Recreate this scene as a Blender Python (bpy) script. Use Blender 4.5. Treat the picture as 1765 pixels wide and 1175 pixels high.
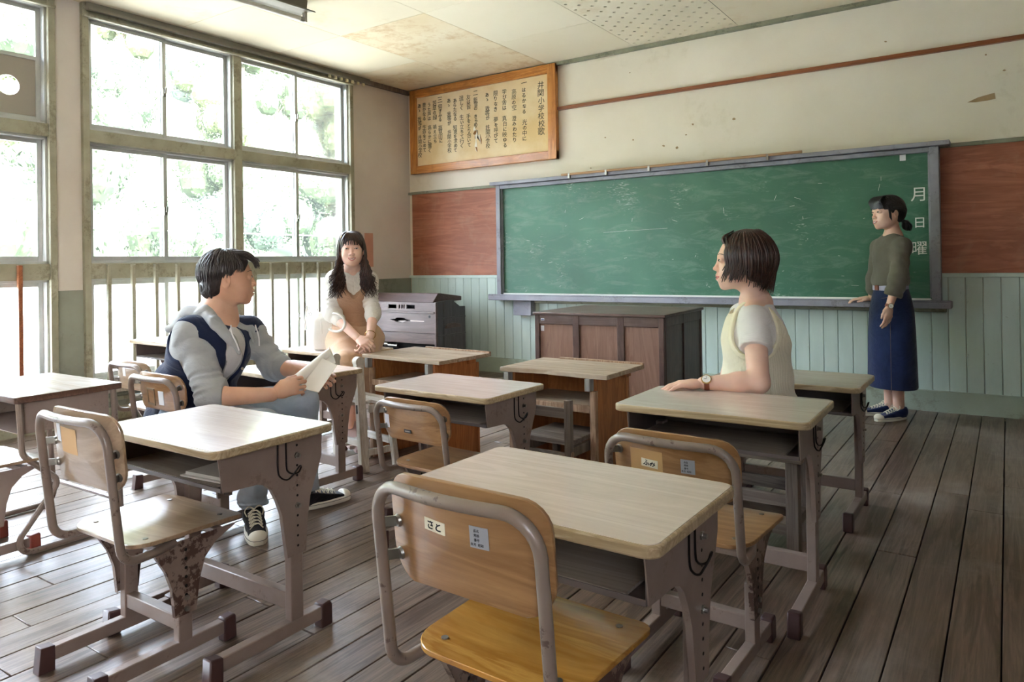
import bpy, bmesh, math, random
import numpy as np
from mathutils import Vector, Matrix, Euler, Quaternion, noise as mnoise
PI = math.pi
random.seed(7)
sc = bpy.context.scene
COL = sc.collection
for o in list(bpy.data.objects): bpy.data.objects.remove(o)

# ---------------------------------------------------------------- camera, light, exposure
# world: front wall y=0, window wall x=0, floor z=0, room towards -y
YAW, PITCH, ROLL, FPX = 0.6005, 0.0048, 0.0153, 1247.3
cam = bpy.data.cameras.new('camera'); cam.sensor_width = 36; cam.sensor_fit = 'HORIZONTAL'
cam.lens = FPX/1765*36
cam.shift_x = 0.0
cam.shift_y = -(587.5-447.66)/1765
cam.clip_start = .02; cam.clip_end = 400
co = bpy.data.objects.new('camera', cam); COL.objects.link(co)
fw = Vector((-math.sin(YAW)*math.cos(PITCH), math.cos(YAW)*math.cos(PITCH), math.sin(PITCH)))
rt0 = Vector((math.cos(YAW), math.sin(YAW), 0)); dn0 = fw.cross(rt0)
rt = math.cos(ROLL)*rt0 + math.sin(ROLL)*dn0; dn = -math.sin(ROLL)*rt0 + math.cos(ROLL)*dn0
mx = Matrix((( rt.x, -dn.x, -fw.x, 5.30), (rt.y, -dn.y, -fw.y, -5.80), (rt.z, -dn.z, -fw.z, 1.07), (0,0,0,1)))
co.matrix_world = mx
sc.camera = co

w = bpy.data.worlds.new('sky'); sc.world = w; w.use_nodes = True
nt = w.node_tree; nt.nodes.clear()
wo = nt.nodes.new('ShaderNodeOutputWorld'); bg = nt.nodes.new('ShaderNodeBackground')
sk = nt.nodes.new('ShaderNodeTexSky'); sk.sky_type = 'NISHITA'; sk.sun_disc = False
sk.sun_elevation = math.radians(48); sk.sun_rotation = math.radians(120); sk.air_density = 1.0; sk.dust_density = 3.5; sk.ozone_density = .6
mixw = nt.nodes.new('ShaderNodeMixRGB'); mixw.inputs[0].default_value = .72; mixw.inputs[2].default_value = (.585,.615,.69,1)
skm = nt.nodes.new('ShaderNodeMixRGB'); skm.blend_type = 'MULTIPLY'; skm.inputs[0].default_value = 1; skm.inputs[2].default_value = (.25,.25,.25,1)
nt.links.new(sk.outputs[0], skm.inputs[1]); nt.links.new(skm.outputs[0], mixw.inputs[1])
nt.links.new(mixw.outputs[0], bg.inputs[0]); bg.inputs[1].default_value = 15.0
nt.links.new(bg.outputs[0], wo.inputs[0])

def area(name, loc, rot, sx, sy, power=0, color=(1,1,1), portal=False):
    l = bpy.data.lights.new(name, 'AREA'); l.shape = 'RECTANGLE'; l.size = sx; l.size_y = sy
    l.energy = power; l.color = color
    if portal: l.cycles.is_portal = True
    o = bpy.data.objects.new(name, l); o.location = loc; o.rotation_euler = rot; COL.objects.link(o); return o
# portals in the window openings (guide the sky light, give none of their own)
area('sky_portal', (-.12, -2.085, 1.6), (0, -PI/2, 0), 2.7, 2.5, portal=True)
area('sky_portal', (-.12, -4.80, 1.6), (0, -PI/2, 0), 2.7, 2.5, portal=True)
area('sky_portal', (-.12, -7.35, 1.6), (0, -PI/2, 0), 2.7, 2.4, portal=True)
# the sun stands behind the building and lights the hillside outside
sl = bpy.data.lights.new('sun', 'SUN'); sl.energy = 2.0; sl.angle = math.radians(1.0); sl.color = (1,.95,.86)
so = bpy.data.objects.new('sun', sl); so.rotation_euler = Vector((-.62,.38,-.72)).to_track_quat('-Z','Y').to_euler(); so.location = (12,-20,20); COL.objects.link(so)

sc.view_settings.view_transform = 'Standard'; sc.view_settings.look = 'None'
sc.view_settings.gamma = 1; sc.view_settings.use_curve_mapping = False
sc.view_settings.exposure = 2.82
sc.cycles.max_bounces = 10; sc.cycles.diffuse_bounces = 6; sc.cycles.glossy_bounces = 4
sc.cycles.transparent_max_bounces = 24
sc.cycles.sample_clamp_indirect = 8
sc.cycles.caustics_reflective = False; sc.cycles.caustics_refractive = False

# ---------------------------------------------------------------- materials
def lin(h):
    if isinstance(h, str):
        h = h.lstrip('#'); c = [int(h[i:i+2], 16)/255 for i in (0,2,4)]
    else: c = [v/255 for v in h]
    return tuple((v/12.92 if v <= .04045 else ((v+.055)/1.055)**2.4) for v in c) + (1,)
class NT:
    def __init__(s, name):
        s.m = bpy.data.materials.new(name); s.m.use_nodes = True; s.t = s.m.node_tree
        s.t.nodes.clear(); s.out = s.n('ShaderNodeOutputMaterial'); s.b = s.n('ShaderNodeBsdfPrincipled')
        s.l(s.b.outputs[0], s.out.inputs[0]); s.tc = s.n('ShaderNodeTexCoord')
    def n(s, t, **k):
        x = s.t.nodes.new(t)
        for a, v in k.items(): setattr(x, a, v)
        return x
    def l(s, a, b): s.t.links.new(a, b)
    def coords(s, scale=(1,1,1), rand=0.0, src='Object'):
        mp = s.n('ShaderNodeMapping'); mp.inputs['Scale'].default_value = scale
        s.l(s.tc.outputs[src], mp.inputs['Vector'])
        if rand:
            oi = s.n('ShaderNodeObjectInfo'); mu = s.n('ShaderNodeMath', operation='MULTIPLY'); mu.inputs[1].default_value = rand
            s.l(oi.outputs['Random'], mu.inputs[0]); cx = s.n('ShaderNodeCombineXYZ')
            for i in range(3): s.l(mu.outputs[0], cx.inputs[i])
            s.l(cx.outputs[0], mp.inputs['Location'])
        return mp.outputs[0]
    def noise(s, vec, scale, detail=4, rough=.55, dist=0):
        n = s.n('ShaderNodeTexNoise'); n.inputs['Scale'].default_value = scale; n.inputs['Detail'].default_value = detail
        n.inputs['Roughness'].default_value = rough; n.inputs['Distortion'].default_value = dist
        s.l(vec, n.inputs['Vector']); return n.outputs['Fac']
    def ramp(s, fac, stops):
        r = s.n('ShaderNodeValToRGB'); e = r.color_ramp.elements
        e[0].position, e[0].color = stops[0][0], stops[0][1]; e[1].position, e[1].color = stops[-1][0], stops[-1][1]
        for p, c in stops[1:-1]:
            k = e.new(p); k.color = c
        s.l(fac, r.inputs[0]); return r.outputs[0]
    def mix(s, fac, a, b, mode='MIX'):
        m = s.n('ShaderNodeMixRGB', blend_type=mode)
        for i, v in ((0,fac),(1,a),(2,b)):
            if hasattr(v, 'links'): s.l(v, m.inputs[i])
            else: m.inputs[i].default_value = v
        return m.outputs[0]
    def bump(s, h, strength=.2, dist=.002):
        b = s.n('ShaderNodeBump'); b.inputs['Strength'].default_value = strength; b.inputs['Distance'].default_value = dist
        s.l(h, b.inputs['Height']); s.l(b.outputs[0], s.b.inputs['Normal'])
    def set(s, rough=.5, metal=0, spec=.5, coat=0, coat_r=.1, color=None):
        s.b.inputs['Roughness'].default_value = rough; s.b.inputs['Metallic'].default_value = metal
        s.b.inputs['Specular IOR Level'].default_value = spec
        s.b.inputs['Coat Weight'].default_value = coat; s.b.inputs['Coat Roughness'].default_value = coat_r
        if color is not None:
            if hasattr(color, 'links'): s.l(color, s.b.inputs['Base Color'])
            else: s.b.inputs['Base Color'].default_value = color
        return s.m
W1 = (1,1,1,1); K0 = (0,0,0,1)
def hue_rand(s, col, amt=.12):
    oi = s.n('ShaderNodeObjectInfo'); mr = s.n('ShaderNodeMapRange'); mr.inputs['To Min'].default_value = 1-amt; mr.inputs['To Max'].default_value = 1+amt
    s.l(oi.outputs['Random'], mr.inputs[0]); hs = s.n('ShaderNodeHueSaturation')
    s.l(mr.outputs[0], hs.inputs['Value']); s.l(col, hs.inputs['Color']); return hs.outputs[0]
def wood(name, c1, c2, axis=0, scale=9, rough=.45, coat=0, rand=30, amt=.06, stain=None, stain_amt=.4, bump=.15, stretch=.07, rings=2.5, streak=.2):
    s = NT(name); sc3 = [1,1,1]; sc3[axis] = stretch
    v = s.coords(tuple(sc3), rand); n1 = s.noise(v, scale, 5, .6, rings)
    sc4 = [1,1,1]; sc4[axis] = stretch*.5
    v2 = s.coords(tuple(sc4), rand); n2 = s.noise(v2, scale*9, 3, .6, .3)
    c = s.ramp(n1, [(.32, lin(c1)), (.5, lin(c2)), (.56, lin(c1)), (.7, lin(c2))])
    c = s.mix(s.ramp(n2, [(.35, (streak,)*3+(1,)), (.65, K0)]), c, (0.3,.24,.2,1), 'MULTIPLY')
    if stain is not None:
        v3 = s.coords((1,1,1), rand); n3 = s.noise(v3, 3.2, 6, .65, .6)
        c = s.mix(s.ramp(n3, [(.5, K0), (.72, (stain_amt,)*3+(1,))]), c, lin(stain))
    if amt: c = hue_rand(s, c, amt)
    s.bump(n2, bump, .0015)
    return s.set(rough, 0, .5, coat, .12, c)
def paint(name, c, rough=.5, c2=None, wear=None, wear_amt=.0, scale=4, metal=0, bump=.05, coat=0, rand=20, spec=.5, lo=.6, hi=.66):
    s = NT(name); v = s.coords((1,1,1), rand); n1 = s.noise(v, scale, 6, .6)
    c2 = c2 or tuple(int(x*.88) for x in (c if not isinstance(c, str) else [int(c.lstrip('#')[i:i+2],16) for i in (0,2,4)]))
    col = s.ramp(n1, [(.3, lin(c2)), (.7, lin(c))])
    if wear:
        n2 = s.noise(v, scale*7, 8, .7); n3 = s.noise(v, scale*1.2, 3, .5)
        mm = s.n('ShaderNodeMath', operation='MULTIPLY'); s.l(n2, mm.inputs[0]); s.l(n3, mm.inputs[1])
        f = s.ramp(mm.outputs[0], [(lo*.5, K0), (hi*.5, (wear_amt,)*3+(1,))])
        col = s.mix(f, col, lin(wear))
    s.bump(n1, bump, .002)
    return s.set(rough, metal, spec, coat, .1, col)
def plain(name, c, rough=.5, metal=0, spec=.5, coat=0): return NT(name).set(rough, metal, spec, coat, .1, lin(c))
def fabric(name, c, c2=None, rough=.95, scale=60, rib=None, ribax=0, ribs=.3, fold=.0, sheen=.2):
    s = NT(name); v = s.coords((1,1,1)); n = s.noise(v, 5, 4, .6); c2 = c2 or tuple(int(x*.86) for x in c)
    col = s.ramp(n, [(.3, lin(c2)), (.7, lin(c))])
    wr_n = s.noise(s.coords((1,1,1.6)), 9, 3, .5, 1.6)
    if rib:
        wv = s.n('ShaderNodeTexWave', wave_type='BANDS', bands_direction='XYZ'[ribax]); wv.inputs['Scale'].default_value = rib; wv.inputs['Distortion'].default_value = .6
        s.l(v, wv.inputs['Vector']); mm = s.n('ShaderNodeMath', operation='MULTIPLY_ADD'); s.l(wv.outputs['Fac'], mm.inputs[0]); mm.inputs[1].default_value = .25; s.l(wr_n, mm.inputs[2]); s.bump(mm.outputs[0], ribs, .012)
    else:
        mm = s.n('ShaderNodeMath', operation='MULTIPLY_ADD'); s.l(s.noise(v, scale*8, 2), mm.inputs[0]); mm.inputs[1].default_value = .06; s.l(wr_n, mm.inputs[2]); s.bump(mm.outputs[0], .55, .014)
    s.b.inputs['Sheen Weight'].default_value = sheen
    return s.set(rough, 0, .2, 0, .1, col)

M = {}
M['plaster'] = paint('cream plaster', (238,232,216), .85, (228,220,202), wear=(204,194,168), wear_amt=.3, scale=1.4, lo=.66, hi=.85)
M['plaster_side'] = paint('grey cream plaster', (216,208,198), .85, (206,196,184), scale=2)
M['dado_side'] = paint('grey green dado paint', (150,153,138), .7, (128,131,116), wear=(110,112,98), wear_amt=.6, scale=2.5, lo=.55, hi=.75)
def wains_mat():
    s = NT('pale green painted board'); v = s.coords((1,1,.25), 40); n1 = s.noise(v, 5, 5, .6)
    col = s.ramp(n1, [(.3, lin((184,202,192))), (.7, lin((204,220,212)))])
    v2 = s.coords((1,1,.8), 40); n2 = s.noise(v2, 26, 4, .6)
    col = s.mix(s.ramp(n2, [(.68, K0), (.76, (.5,.5,.5,1))]), col, lin((120,126,108)))
    col = hue_rand(s, col, .035); s.bump(n1, .1, .002)
    return s.set(.5, 0, .4, 0, .1, col)
M['wains'] = wains_mat()
M['baseb'] = paint('dirty pale green baseboard', (172,186,170), .55, (150,160,142), wear=(112,102,78), wear_amt=.55, scale=2.4, lo=.58, hi=.78)
M['ceil'] = paint('cream ceiling board', (236,229,206), .9, (228,220,194), wear=(206,184,140), wear_amt=.35, scale=.7, lo=.62, hi=.85)
M['ceil_stain'] = paint('water stained ceiling board', (236,226,200), .9, (222,206,170), wear=(206,178,132), wear_amt=.7, scale=1.6, lo=.52, hi=.74)
M['trimgreen'] = paint('grey green trim', (150,152,130), .6, (126,128,106), wear=(92,90,72), wear_amt=.5, scale=5)
M['winwood'] = paint('weathered olive grey timber', (172,168,146), .6, (146,143,120), wear=(112,106,84), wear_amt=.6, scale=5, lo=.55, hi=.75)
M['alu'] = paint('dull aluminium sash', (196,198,194), .35, (176,178,174), metal=.45, scale=6)
M['brownrail'] = wood('brown varnished rail', (158,96,56), (132,76,42), 0, 12, .4)
M['redboard'] = wood('reddish plywood board', (176,108,78), (150,88,60), 0, 5, .5, stretch=.12, stain=(196,150,120), stain_amt=.35)
M['boardframe'] = paint('lilac grey painted timber', (158,158,168), .5, (136,136,146), wear=(104,100,100), wear_amt=.5, scale=6, lo=.6, hi=.75)
def board_mat():
    s = NT('green chalkboard'); v = s.coords((1,1,1)); n1 = s.noise(v, 1.3, 5, .6)
    col = s.ramp(n1, [(.3, lin((48,98,76))), (.7, lin((72,124,98)))])
    v2 = s.coords((1,1,3.5)); n2 = s.noise(v2, 3.5, 8, .72, .8)
    col = s.mix(s.ramp(n2, [(.5, K0), (.85, (.5,.5,.5,1))]), col, lin((150,180,165)))
    v3 = s.coords((.7,1,3)); n3 = s.noise(v3, 22, 3, .5, 1.5); n4 = s.noise(v, 2.2, 2)
    mm = s.n('ShaderNodeMath', operation='MULTIPLY'); s.l(n3, mm.inputs[0]); s.l(n4, mm.inputs[1])
    col = s.mix(s.ramp(mm.outputs[0], [(.38, K0), (.46, (.45,.45,.45,1))]), col, lin((200,215,205)))
    return s.set(.42, 0, .5, 0, .1, col)
M['board'] = board_mat()
M['chalk'] = plain('white chalk', (238,240,236), .9)
M['songwood'] = wood('amber varnished frame', (214,148,74), (182,116,50), 0, 10, .35, coat=.2, stain=(90,48,20), stain_amt=.5)
def paper_mat():
    s = NT('yellowed paper'); v = s.coords((1,1,1)); n1 = s.noise(v, 2.0, 5, .6)
    col = s.ramp(n1, [(.35, lin((228,200,148))), (.65, lin((246,230,196)))]); n2 = s.noise(v, 60, 3)
    s.bump(n2, .1, .001); return s.set(.8, 0, .3, 0, .1, col)
M['paper'] = paper_mat()
M['ink'] = plain('black ink', (34,30,30), .8)
def floor_mat():
    s = NT('worn brown floor board'); v = s.coords((1,.06,1), 60); n1 = s.noise(v, 22, 5, .6, 1.2)
    v2 = s.coords((1,.03,1), 60); n2 = s.noise(v2, 160, 3, .6)
    c = s.ramp(n1, [(.3, lin((102,84,71))), (.5, lin((131,112,97))), (.6, lin((88,70,58))), (.75, lin((127,109,96)))])
    c = s.mix(s.ramp(n2, [(.38, (.45,.45,.45,1)), (.62, K0)]), c, lin((60,46,36)))
    v3 = s.coords((1,1,1), 0, 'Object'); n3 = s.noise(v3, 1.7, 7, .68, .5)
    c = s.mix(s.ramp(n3, [(.5, K0), (.68, (.4,.4,.4,1))]), c, lin((176,168,160)))
    n4 = s.noise(v3, 1.1, 4, .6)
    c = s.mix(s.ramp(n4, [(.52, K0), (.7, (.4,.4,.4,1))]), c, lin((92,66,44)))
    c = hue_rand(s, c, .10)
    mr = s.n('ShaderNodeMapRange'); mr.inputs['To Min'].default_value = .20; mr.inputs['To Max'].default_value = .48
    s.l(n3, mr.inputs[0]); s.bump(n2, .25, .0012)
    m = s.set(.4, 0, .5, 0, .1, c); s.l(mr.outputs[0], s.b.inputs['Roughness']); return m
M['floor'] = floor_mat()
M['dark'] = plain('dark underfloor', (30,26,22), .9)
M['desktop'] = wood('pale wood laminate', (222,208,200), (212,198,189), 0, 7, .25, coat=.4, stretch=.08, bump=.03, amt=.03, stain=(184,170,158), stain_amt=.3, streak=.07)
M['deskedge'] = wood('ash edge band', (200,180,146), (168,146,110), 0, 16, .35, bump=.05)
M['desktop_dark'] = wood('pale laminate with dark lip', (208,200,190), (196,184,170), 0, 7, .24, coat=.4, bump=.03)
M['darkedge'] = wood('dark brown edge band', (104,76,62), (82,58,46), 0, 14, .35)
M['mauve'] = paint('mauve beige enamel', (148,130,120), .38, (132,114,104), wear=(110,88,74), wear_amt=.5, scale=9, coat=.1, lo=.66, hi=.76)
M['mauve_rust'] = paint('rust spotted enamel', (144,126,114), .45, (124,104,92), wear=(70,44,34), wear_amt=.95, scale=7, coat=.1, lo=.50, hi=.56)
M['tube'] = paint('chipped grey beige tube', (140,124,112), .33, (122,106,95), wear=(84,62,52), wear_amt=.85, scale=8, coat=.2, lo=.66, hi=.71)
M['cap'] = plain('maroon rubber cap', (72,48,46), .4)
M['redcap'] = plain('red brown rubber cap', (128,58,44), .5)
M['bolt'] = plain('steel bolt', (150,146,138), .35, .9)
M['hole'] = plain('bolt hole shadow cavity', (24,20,18), .9)
M['wire'] = plain('black hook wire', (34,28,26), .4, .6)
M['traymetal'] = paint('tray sheet metal', (98,86,82), .5, (80,70,66), scale=6)
M['ply'] = wood('varnished beech ply', (172,132,90), (146,106,68), 0, 6, .3, coat=.35, stretch=.1, bump=.03, stain=(140,96,52), stain_amt=.4)
M['ply_gold'] = wood('golden varnished ply', (206,154,74), (178,122,50), 0, 5, .27, coat=.45, stretch=.13, bump=.03, stain=(146,90,34), stain_amt=.45)
M['ply_pale'] = wood('worn pale ply', (172,146,118), (148,122,94), 0, 6, .3, coat=.3, stretch=.1, bump=.04, stain=(130,100,74), stain_amt=.5)
M['plate_metal'] = plain('label holder metal', (150,132,108), .4, .6)
M['tag_white'] = plain('cream sticker', (232,222,196), .7)
M['tag_grey'] = plain('silver grey sticker', (168,170,176), .45, .2)
M['tag_paper'] = plain('white sticker', (236,238,242), .6)
M['oldtop'] = wood('grey worn old desk plank', (190,172,150), (160,140,116), 0, 9, .55, stretch=.06, bump=.4, stain=(120,100,82), stain_amt=.5)
M['oldside'] = wood('orange brown varnished side board', (186,122,70), (160,98,52), 2, 7, .5, stretch=.12, bump=.1)
M['oldpost'] = wood('peeling light timber', (190,160,132), (150,116,90), 2, 12, .6, stain=(96,66,50), stain_amt=.6, bump=.5)
M['oldblock'] = wood('grey timber block', (164,162,156), (136,132,124), 2, 14, .7, bump=.5)
M['stoolwood'] = wood('whitewashed timber', (216,210,198), (190,182,166), 2, 12, .65, stain=(128,112,86), stain_amt=.6, bump=.5)
M['stoolwood_x'] = wood('whitewashed plank', (222,216,206), (196,188,174), 0, 12, .6, stain=(140,122,98), stain_amt=.5, bump=.5)
M['greywood'] = wood('weathered grey brown timber', (140,128,116), (112,98,86), 2, 12, .65, stain=(80,66,54), stain_amt=.5, bump=.5)
M['greywood_x'] = wood('weathered grey brown rail', (144,132,120), (116,102,90), 0, 12, .65, stain=(80,66,54), stain_amt=.5, bump=.5)
M['darkwood'] = wood('dark brown stained timber', (104,80,72), (84,62,56), 2, 8, .45, stretch=.1, stain=(136,112,100), stain_amt=.3)
M['darkwood_x'] = wood('dark brown stained top', (110,88,80), (90,70,62), 0, 8, .4, stretch=.1, stain=(146,130,118), stain_amt=.4)
M['cabpanel'] = wood('brown veneer panel', (160,126,108), (142,108,92), 2, 5, .45, stretch=.12, stain=(160,128,110), stain_amt=.35)
M['organ'] = wood('faded mauve brown veneer', (98,76,70), (80,61,56), 0, 6, .45, stretch=.1, stain=(96,74,68), stain_amt=.35)
M['organ_side'] = wood('grey brown organ side', (84,78,80), (68,62,64), 2, 6, .4, stretch=.1)
M['black'] = plain('black void shade', (20,16,16), .8)  # black sheets behind the organ's openings, painted as the shade inside
M['lampgrey'] = paint('grey enamel lamp body', (138,134,120), .5, scale=4)
M['tubeglass'] = plain('unlit fluorescent tube', (226,224,210), .25)
M['orangepaper'] = paint('faded orange paper', (208,152,128), .8)
def glass_mat(nm, dust_veil):
    s = NT(nm); s.t.nodes.remove(s.b)
    tr = s.n('ShaderNodeBsdfTransparent'); tr.inputs[0].default_value = (.97,.985,.98,1); gl = s.n('ShaderNodeBsdfGlossy'); gl.inputs['Roughness'].default_value = .02
    fr = s.n('ShaderNodeFresnel'); fr.inputs[0].default_value = 1.5; mx_ = s.n('ShaderNodeMixShader')
    mm = s.n('ShaderNodeMath', operation='MULTIPLY'); s.l(fr.outputs[0], mm.inputs[0]); mm.inputs[1].default_value = .8
    s.l(mm.outputs[0], mx_.inputs[0]); s.l(tr.outputs[0], mx_.inputs[1]); s.l(gl.outputs[0], mx_.inputs[2]); du = s.n('ShaderNodeBsdfTranslucent'); du.inputs[0].default_value = (.95,.96,.97,1); m2 = s.n('ShaderNodeMixShader')
    s.l(s.ramp(s.noise(s.coords((1,1,.4)), 2.5, 5, .6), [(.3, (dust_veil*.7,)*3+(1,)), (.75, (dust_veil*1.3,)*3+(1,))]), m2.inputs[0])
    s.l(mx_.outputs[0], m2.inputs[1]); s.l(du.outputs[0], m2.inputs[2]); s.l(m2.outputs[0], s.out.inputs[0])
    return s.m
M['glass'] = glass_mat('dusty veiled window glass', .008)  # besides dust, a milky veil mixed in to imitate glare and haze
M['frosted'] = glass_mat('frosted window glass', .55)

# ---------------------------------------------------------------- mesh helpers
class MB:
    def __init__(s): s.v = []; s.f = []
    def add(s, vs, fs, mt=None):
        k = len(s.v)
        if mt is not None: vs = [mt @ Vector(v) for v in vs]
        s.v += [tuple(v) for v in vs]; s.f += [tuple(i+k for i in f) for f in fs]; return s
    def box(s, x0, x1, y0, y1, z0, z1, mt=None):
        vs = [(x,y,z) for z in (z0,z1) for y in (y0,y1) for x in (x0,x1)]
        return s.add(vs, [(0,2,3,1),(4,5,7,6),(0,1,5,4),(2,6,7,3),(0,4,6,2),(1,3,7,5)], mt)
    def beam(s, a, b, w, h, up=(0,0,1), w2=None, h2=None):
        a = Vector(a); b = Vector(b); d = (b-a).normalized(); u = Vector(up); r = d.cross(u).normalized(); u = r.cross(d)
        vs = []
        for p, ww, hh in ((a,w,h),(b,w2 or w,h2 or h)):
            for i, j in ((-1,-1),(1,-1),(1,1),(-1,1)): vs.append(p + r*ww/2*i + u*hh/2*j)
        return s.add(vs, [(0,3,2,1),(4,5,6,7),(0,1,5,4),(1,2,6,5),(2,3,7,6),(3,0,4,7)])
    def prism(s, poly, a, b, axis=0, mt=None):
        n = len(poly)
        def P(p, t):
            return {0:(t,p[0],p[1]), 1:(p[0],t,p[1]), 2:(p[0],p[1],t)}[axis]
        vs = [P(p,a) for p in poly] + [P(p,b) for p in poly]
        fs = [tuple(range(n))[::-1], tuple(range(n,2*n))] + [(i,(i+1)%n,(i+1)%n+n,i+n) for i in range(n)]
        return s.add(vs, fs, mt)
    def tube(s, pts, r, n=10, caps=True, flat=None):
        pts = [Vector(p) for p in pts]; rr = r if hasattr(r,'__len__') else [r]*len(pts); m = len(pts); vs = []
        t = (pts[1]-pts[0]).normalized(); u = t.orthogonal().normalized()
        if flat is not None: u = Vector(flat[0]); u = (u - t*u.dot(t)).normalized()
        for i in range(m):
            t2 = (pts[min(i+1,m-1)]-pts[max(i-1,0)])
            t2 = t2.normalized() if t2.length > 1e-9 else t
            q = t.rotation_difference(t2); u = (q @ u); u = (u - t2*u.dot(t2)).normalized(); t = t2; w_ = t.cross(u)
            fl = flat[1] if flat else 1
            for k in range(n):
                a = 2*PI*k/n; vs.append(pts[i] + (u*math.cos(a)*fl + w_*math.sin(a))*rr[i])
        fs = [(i*n+k, i*n+(k+1)%n, (i+1)*n+(k+1)%n, (i+1)*n+k) for i in range(m-1) for k in range(n)]
        if caps: fs += [tuple(range(n))[::-1], tuple(range((m-1)*n, m*n))]
        return s.add(vs, fs)
    def cyl(s, a, b, r, n=12, r2=None): return s.tube([a,b], [r, r if r2 is None else r2], n)
    def lathe(s, prof, n=20, mt=None):
        vs = []; m = len(prof)
        for r, z in prof:
            for k in range(n): a = 2*PI*k/n; vs.append((r*math.cos(a), r*math.sin(a), z))
        fs = [(i*n+k, i*n+(k+1)%n, (i+1)*n+(k+1)%n, (i+1)*n+k) for i in range(m-1) for k in range(n)]
        fs += [tuple(range(n))[::-1], tuple(range((m-1)*n, m*n))]
        return s.add(vs, fs, mt)
    def sheet(s, outline, fn, th, rings=6, c=(0,0)):
        # closed plate: outline 2D points around centre c, fn(u,v)->(point, normal)
        n = len(outline); vs = []; layers = []
        for side in (1,-1):
            idx = []
            for r in range(rings, -1, -1):
                t = r/rings
                if r == 0:
                    p, nn = fn(c[0], c[1]); vs.append(Vector(p)+Vector(nn)*th/2*side); idx.append([len(vs)-1]); continue
                row = []
                for (x, y) in outline:
                    u, v_ = c[0]+(x-c[0])*t, c[1]+(y-c[1])*t; p, nn = fn(u, v_); vs.append(Vector(p)+Vector(nn)*th/2*side); row.append(len(vs)-1)
                idx.append(row)
            layers.append(idx)
        fs = []
        for L, idx in enumerate(layers):
            for a, b in zip(idx[:-1], idx[1:]):
                for k in range(n):
                    k2 = (k+1)%n
                    f = (a[k], a[k2], b[0]) if len(b) == 1 else (a[k], a[k2], b[k2], b[k])
                    fs.append(f if L == 0 else f[::-1])
        A, B = layers[0][0], layers[1][0]
        for k in range(n): k2 = (k+1)%n; fs.append((A[k2], A[k], B[k], B[k2]))
        return s.add(vs, fs)
    def mesh(s, name):
        me = bpy.data.meshes.new(name); me.from_pydata(s.v, [], s.f); me.validate(); me.update(); return me
    def islands(s):
        par = list(range(len(s.v)))
        def find(a):
            while par[a] != a: par[a] = par[par[a]]; a = par[a]
            return a
        for f in s.f:
            r = find(f[0])
            for i in f[1:]: par[find(i)] = r
        g = {}
        for f in s.f: g.setdefault(find(f[0]), []).append(f)
        out = []
        for fs in g.values():
            ids = sorted({i for f in fs for i in f}); mp = {i: k for k, i in enumerate(ids)}
            m = MB(); m.v = [s.v[i] for i in ids]; m.f = [tuple(mp[i] for i in f) for f in fs]; out.append(m)
        return out
    def objs(s, *a, **k): return [m.obj(*a, **k) for m in s.islands()]
    def obj(s, name, mat, parent=None, smooth=35, bevel=0, seg=2, recalc=True):
        me = s.mesh(name)
        if recalc:
            bm = bmesh.new(); bm.from_mesh(me); bmesh.ops.recalc_face_normals(bm, faces=bm.faces); bm.to_mesh(me); bm.free()
        if smooth: me.shade_smooth(); me.set_sharp_from_angle(angle=math.radians(smooth))
        me.materials.append(mat if not isinstance(mat, str) else M[mat])
        o = bpy.data.objects.new(name, me); COL.objects.link(o)
        if parent is not None: o.parent = parent
        if bevel:
            b = o.modifiers.new('bevel', 'BEVEL'); b.width = bevel; b.segments = seg; b.limit_method = 'ANGLE'; b.angle_limit = math.radians(40); b.use_clamp_overlap = True
        return o
def tag(o, label=None, cat=None, group=None, kind=None):
    if label: o['label'] = label
    if cat: o['category'] = cat
    if group: o['group'] = group
    if kind: o['kind'] = kind
    return o
def thing(name, label, cat, loc=(0,0,0), rz=0, group=None):
    o = bpy.data.objects.new(name, None); o.empty_display_size = .1; COL.objects.link(o); o.location = loc; o.rotation_euler = (0,0,rz)
    return tag(o, label, cat, group)
def struct(o, label, cat=None): return tag(o, label, cat, None, 'structure')
def dup(root, loc, rz, label, group=None):
    def cp(o, par):
        c = o.copy(); COL.objects.link(c); c.parent = par
        for ch in list(o.children): cp(ch, c)
        return c
    r = cp(root, None); r.location = loc; r.rotation_euler = (0,0,rz); r['label'] = label
    if group: r['group'] = group
    return r
def fillet(pts, rads, seg=6):
    pts = [Vector(p) for p in pts]; out = [pts[0]]
    for i in range(1, len(pts)-1):
        r = rads[i-1] if hasattr(rads,'__len__') else rads
        a = (pts[i-1]-pts[i]).normalized(); b = (pts[i+1]-pts[i]).normalized()
        ang = a.angle(b); d = min(r/math.tan(ang/2), (pts[i-1]-pts[i]).length*.49, (pts[i+1]-pts[i]).length*.49) if ang < 3.1 else 0
        if d < 1e-5: out.append(pts[i]); continue
        rr = d*math.tan(ang/2); c = pts[i] + (a+b).normalized()*(rr/math.sin(ang/2))
        p0 = pts[i]+a*d-c; p1 = pts[i]+b*d-c
        for k in range(seg+1):
            q = p0.lerp(p1, k/seg)
            if q.length > 1e-9 and ang < 2.9: q = p0.normalized().slerp(p1.normalized(), k/seg)*rr
            out.append(c + q)
    out.append(pts[-1]); return out
def rrect(x0, x1, y0, y1, r, seg=5):
    out = []
    for cx, cy, a0 in ((x1-r,y1-r,0),(x0+r,y1-r,90),(x0+r,y0+r,180),(x1-r,y0+r,270)):
        for k in range(seg+1): a = math.radians(a0+90*k/seg); out.append((cx+r*math.cos(a), cy+r*math.sin(a)))
    return out
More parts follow.
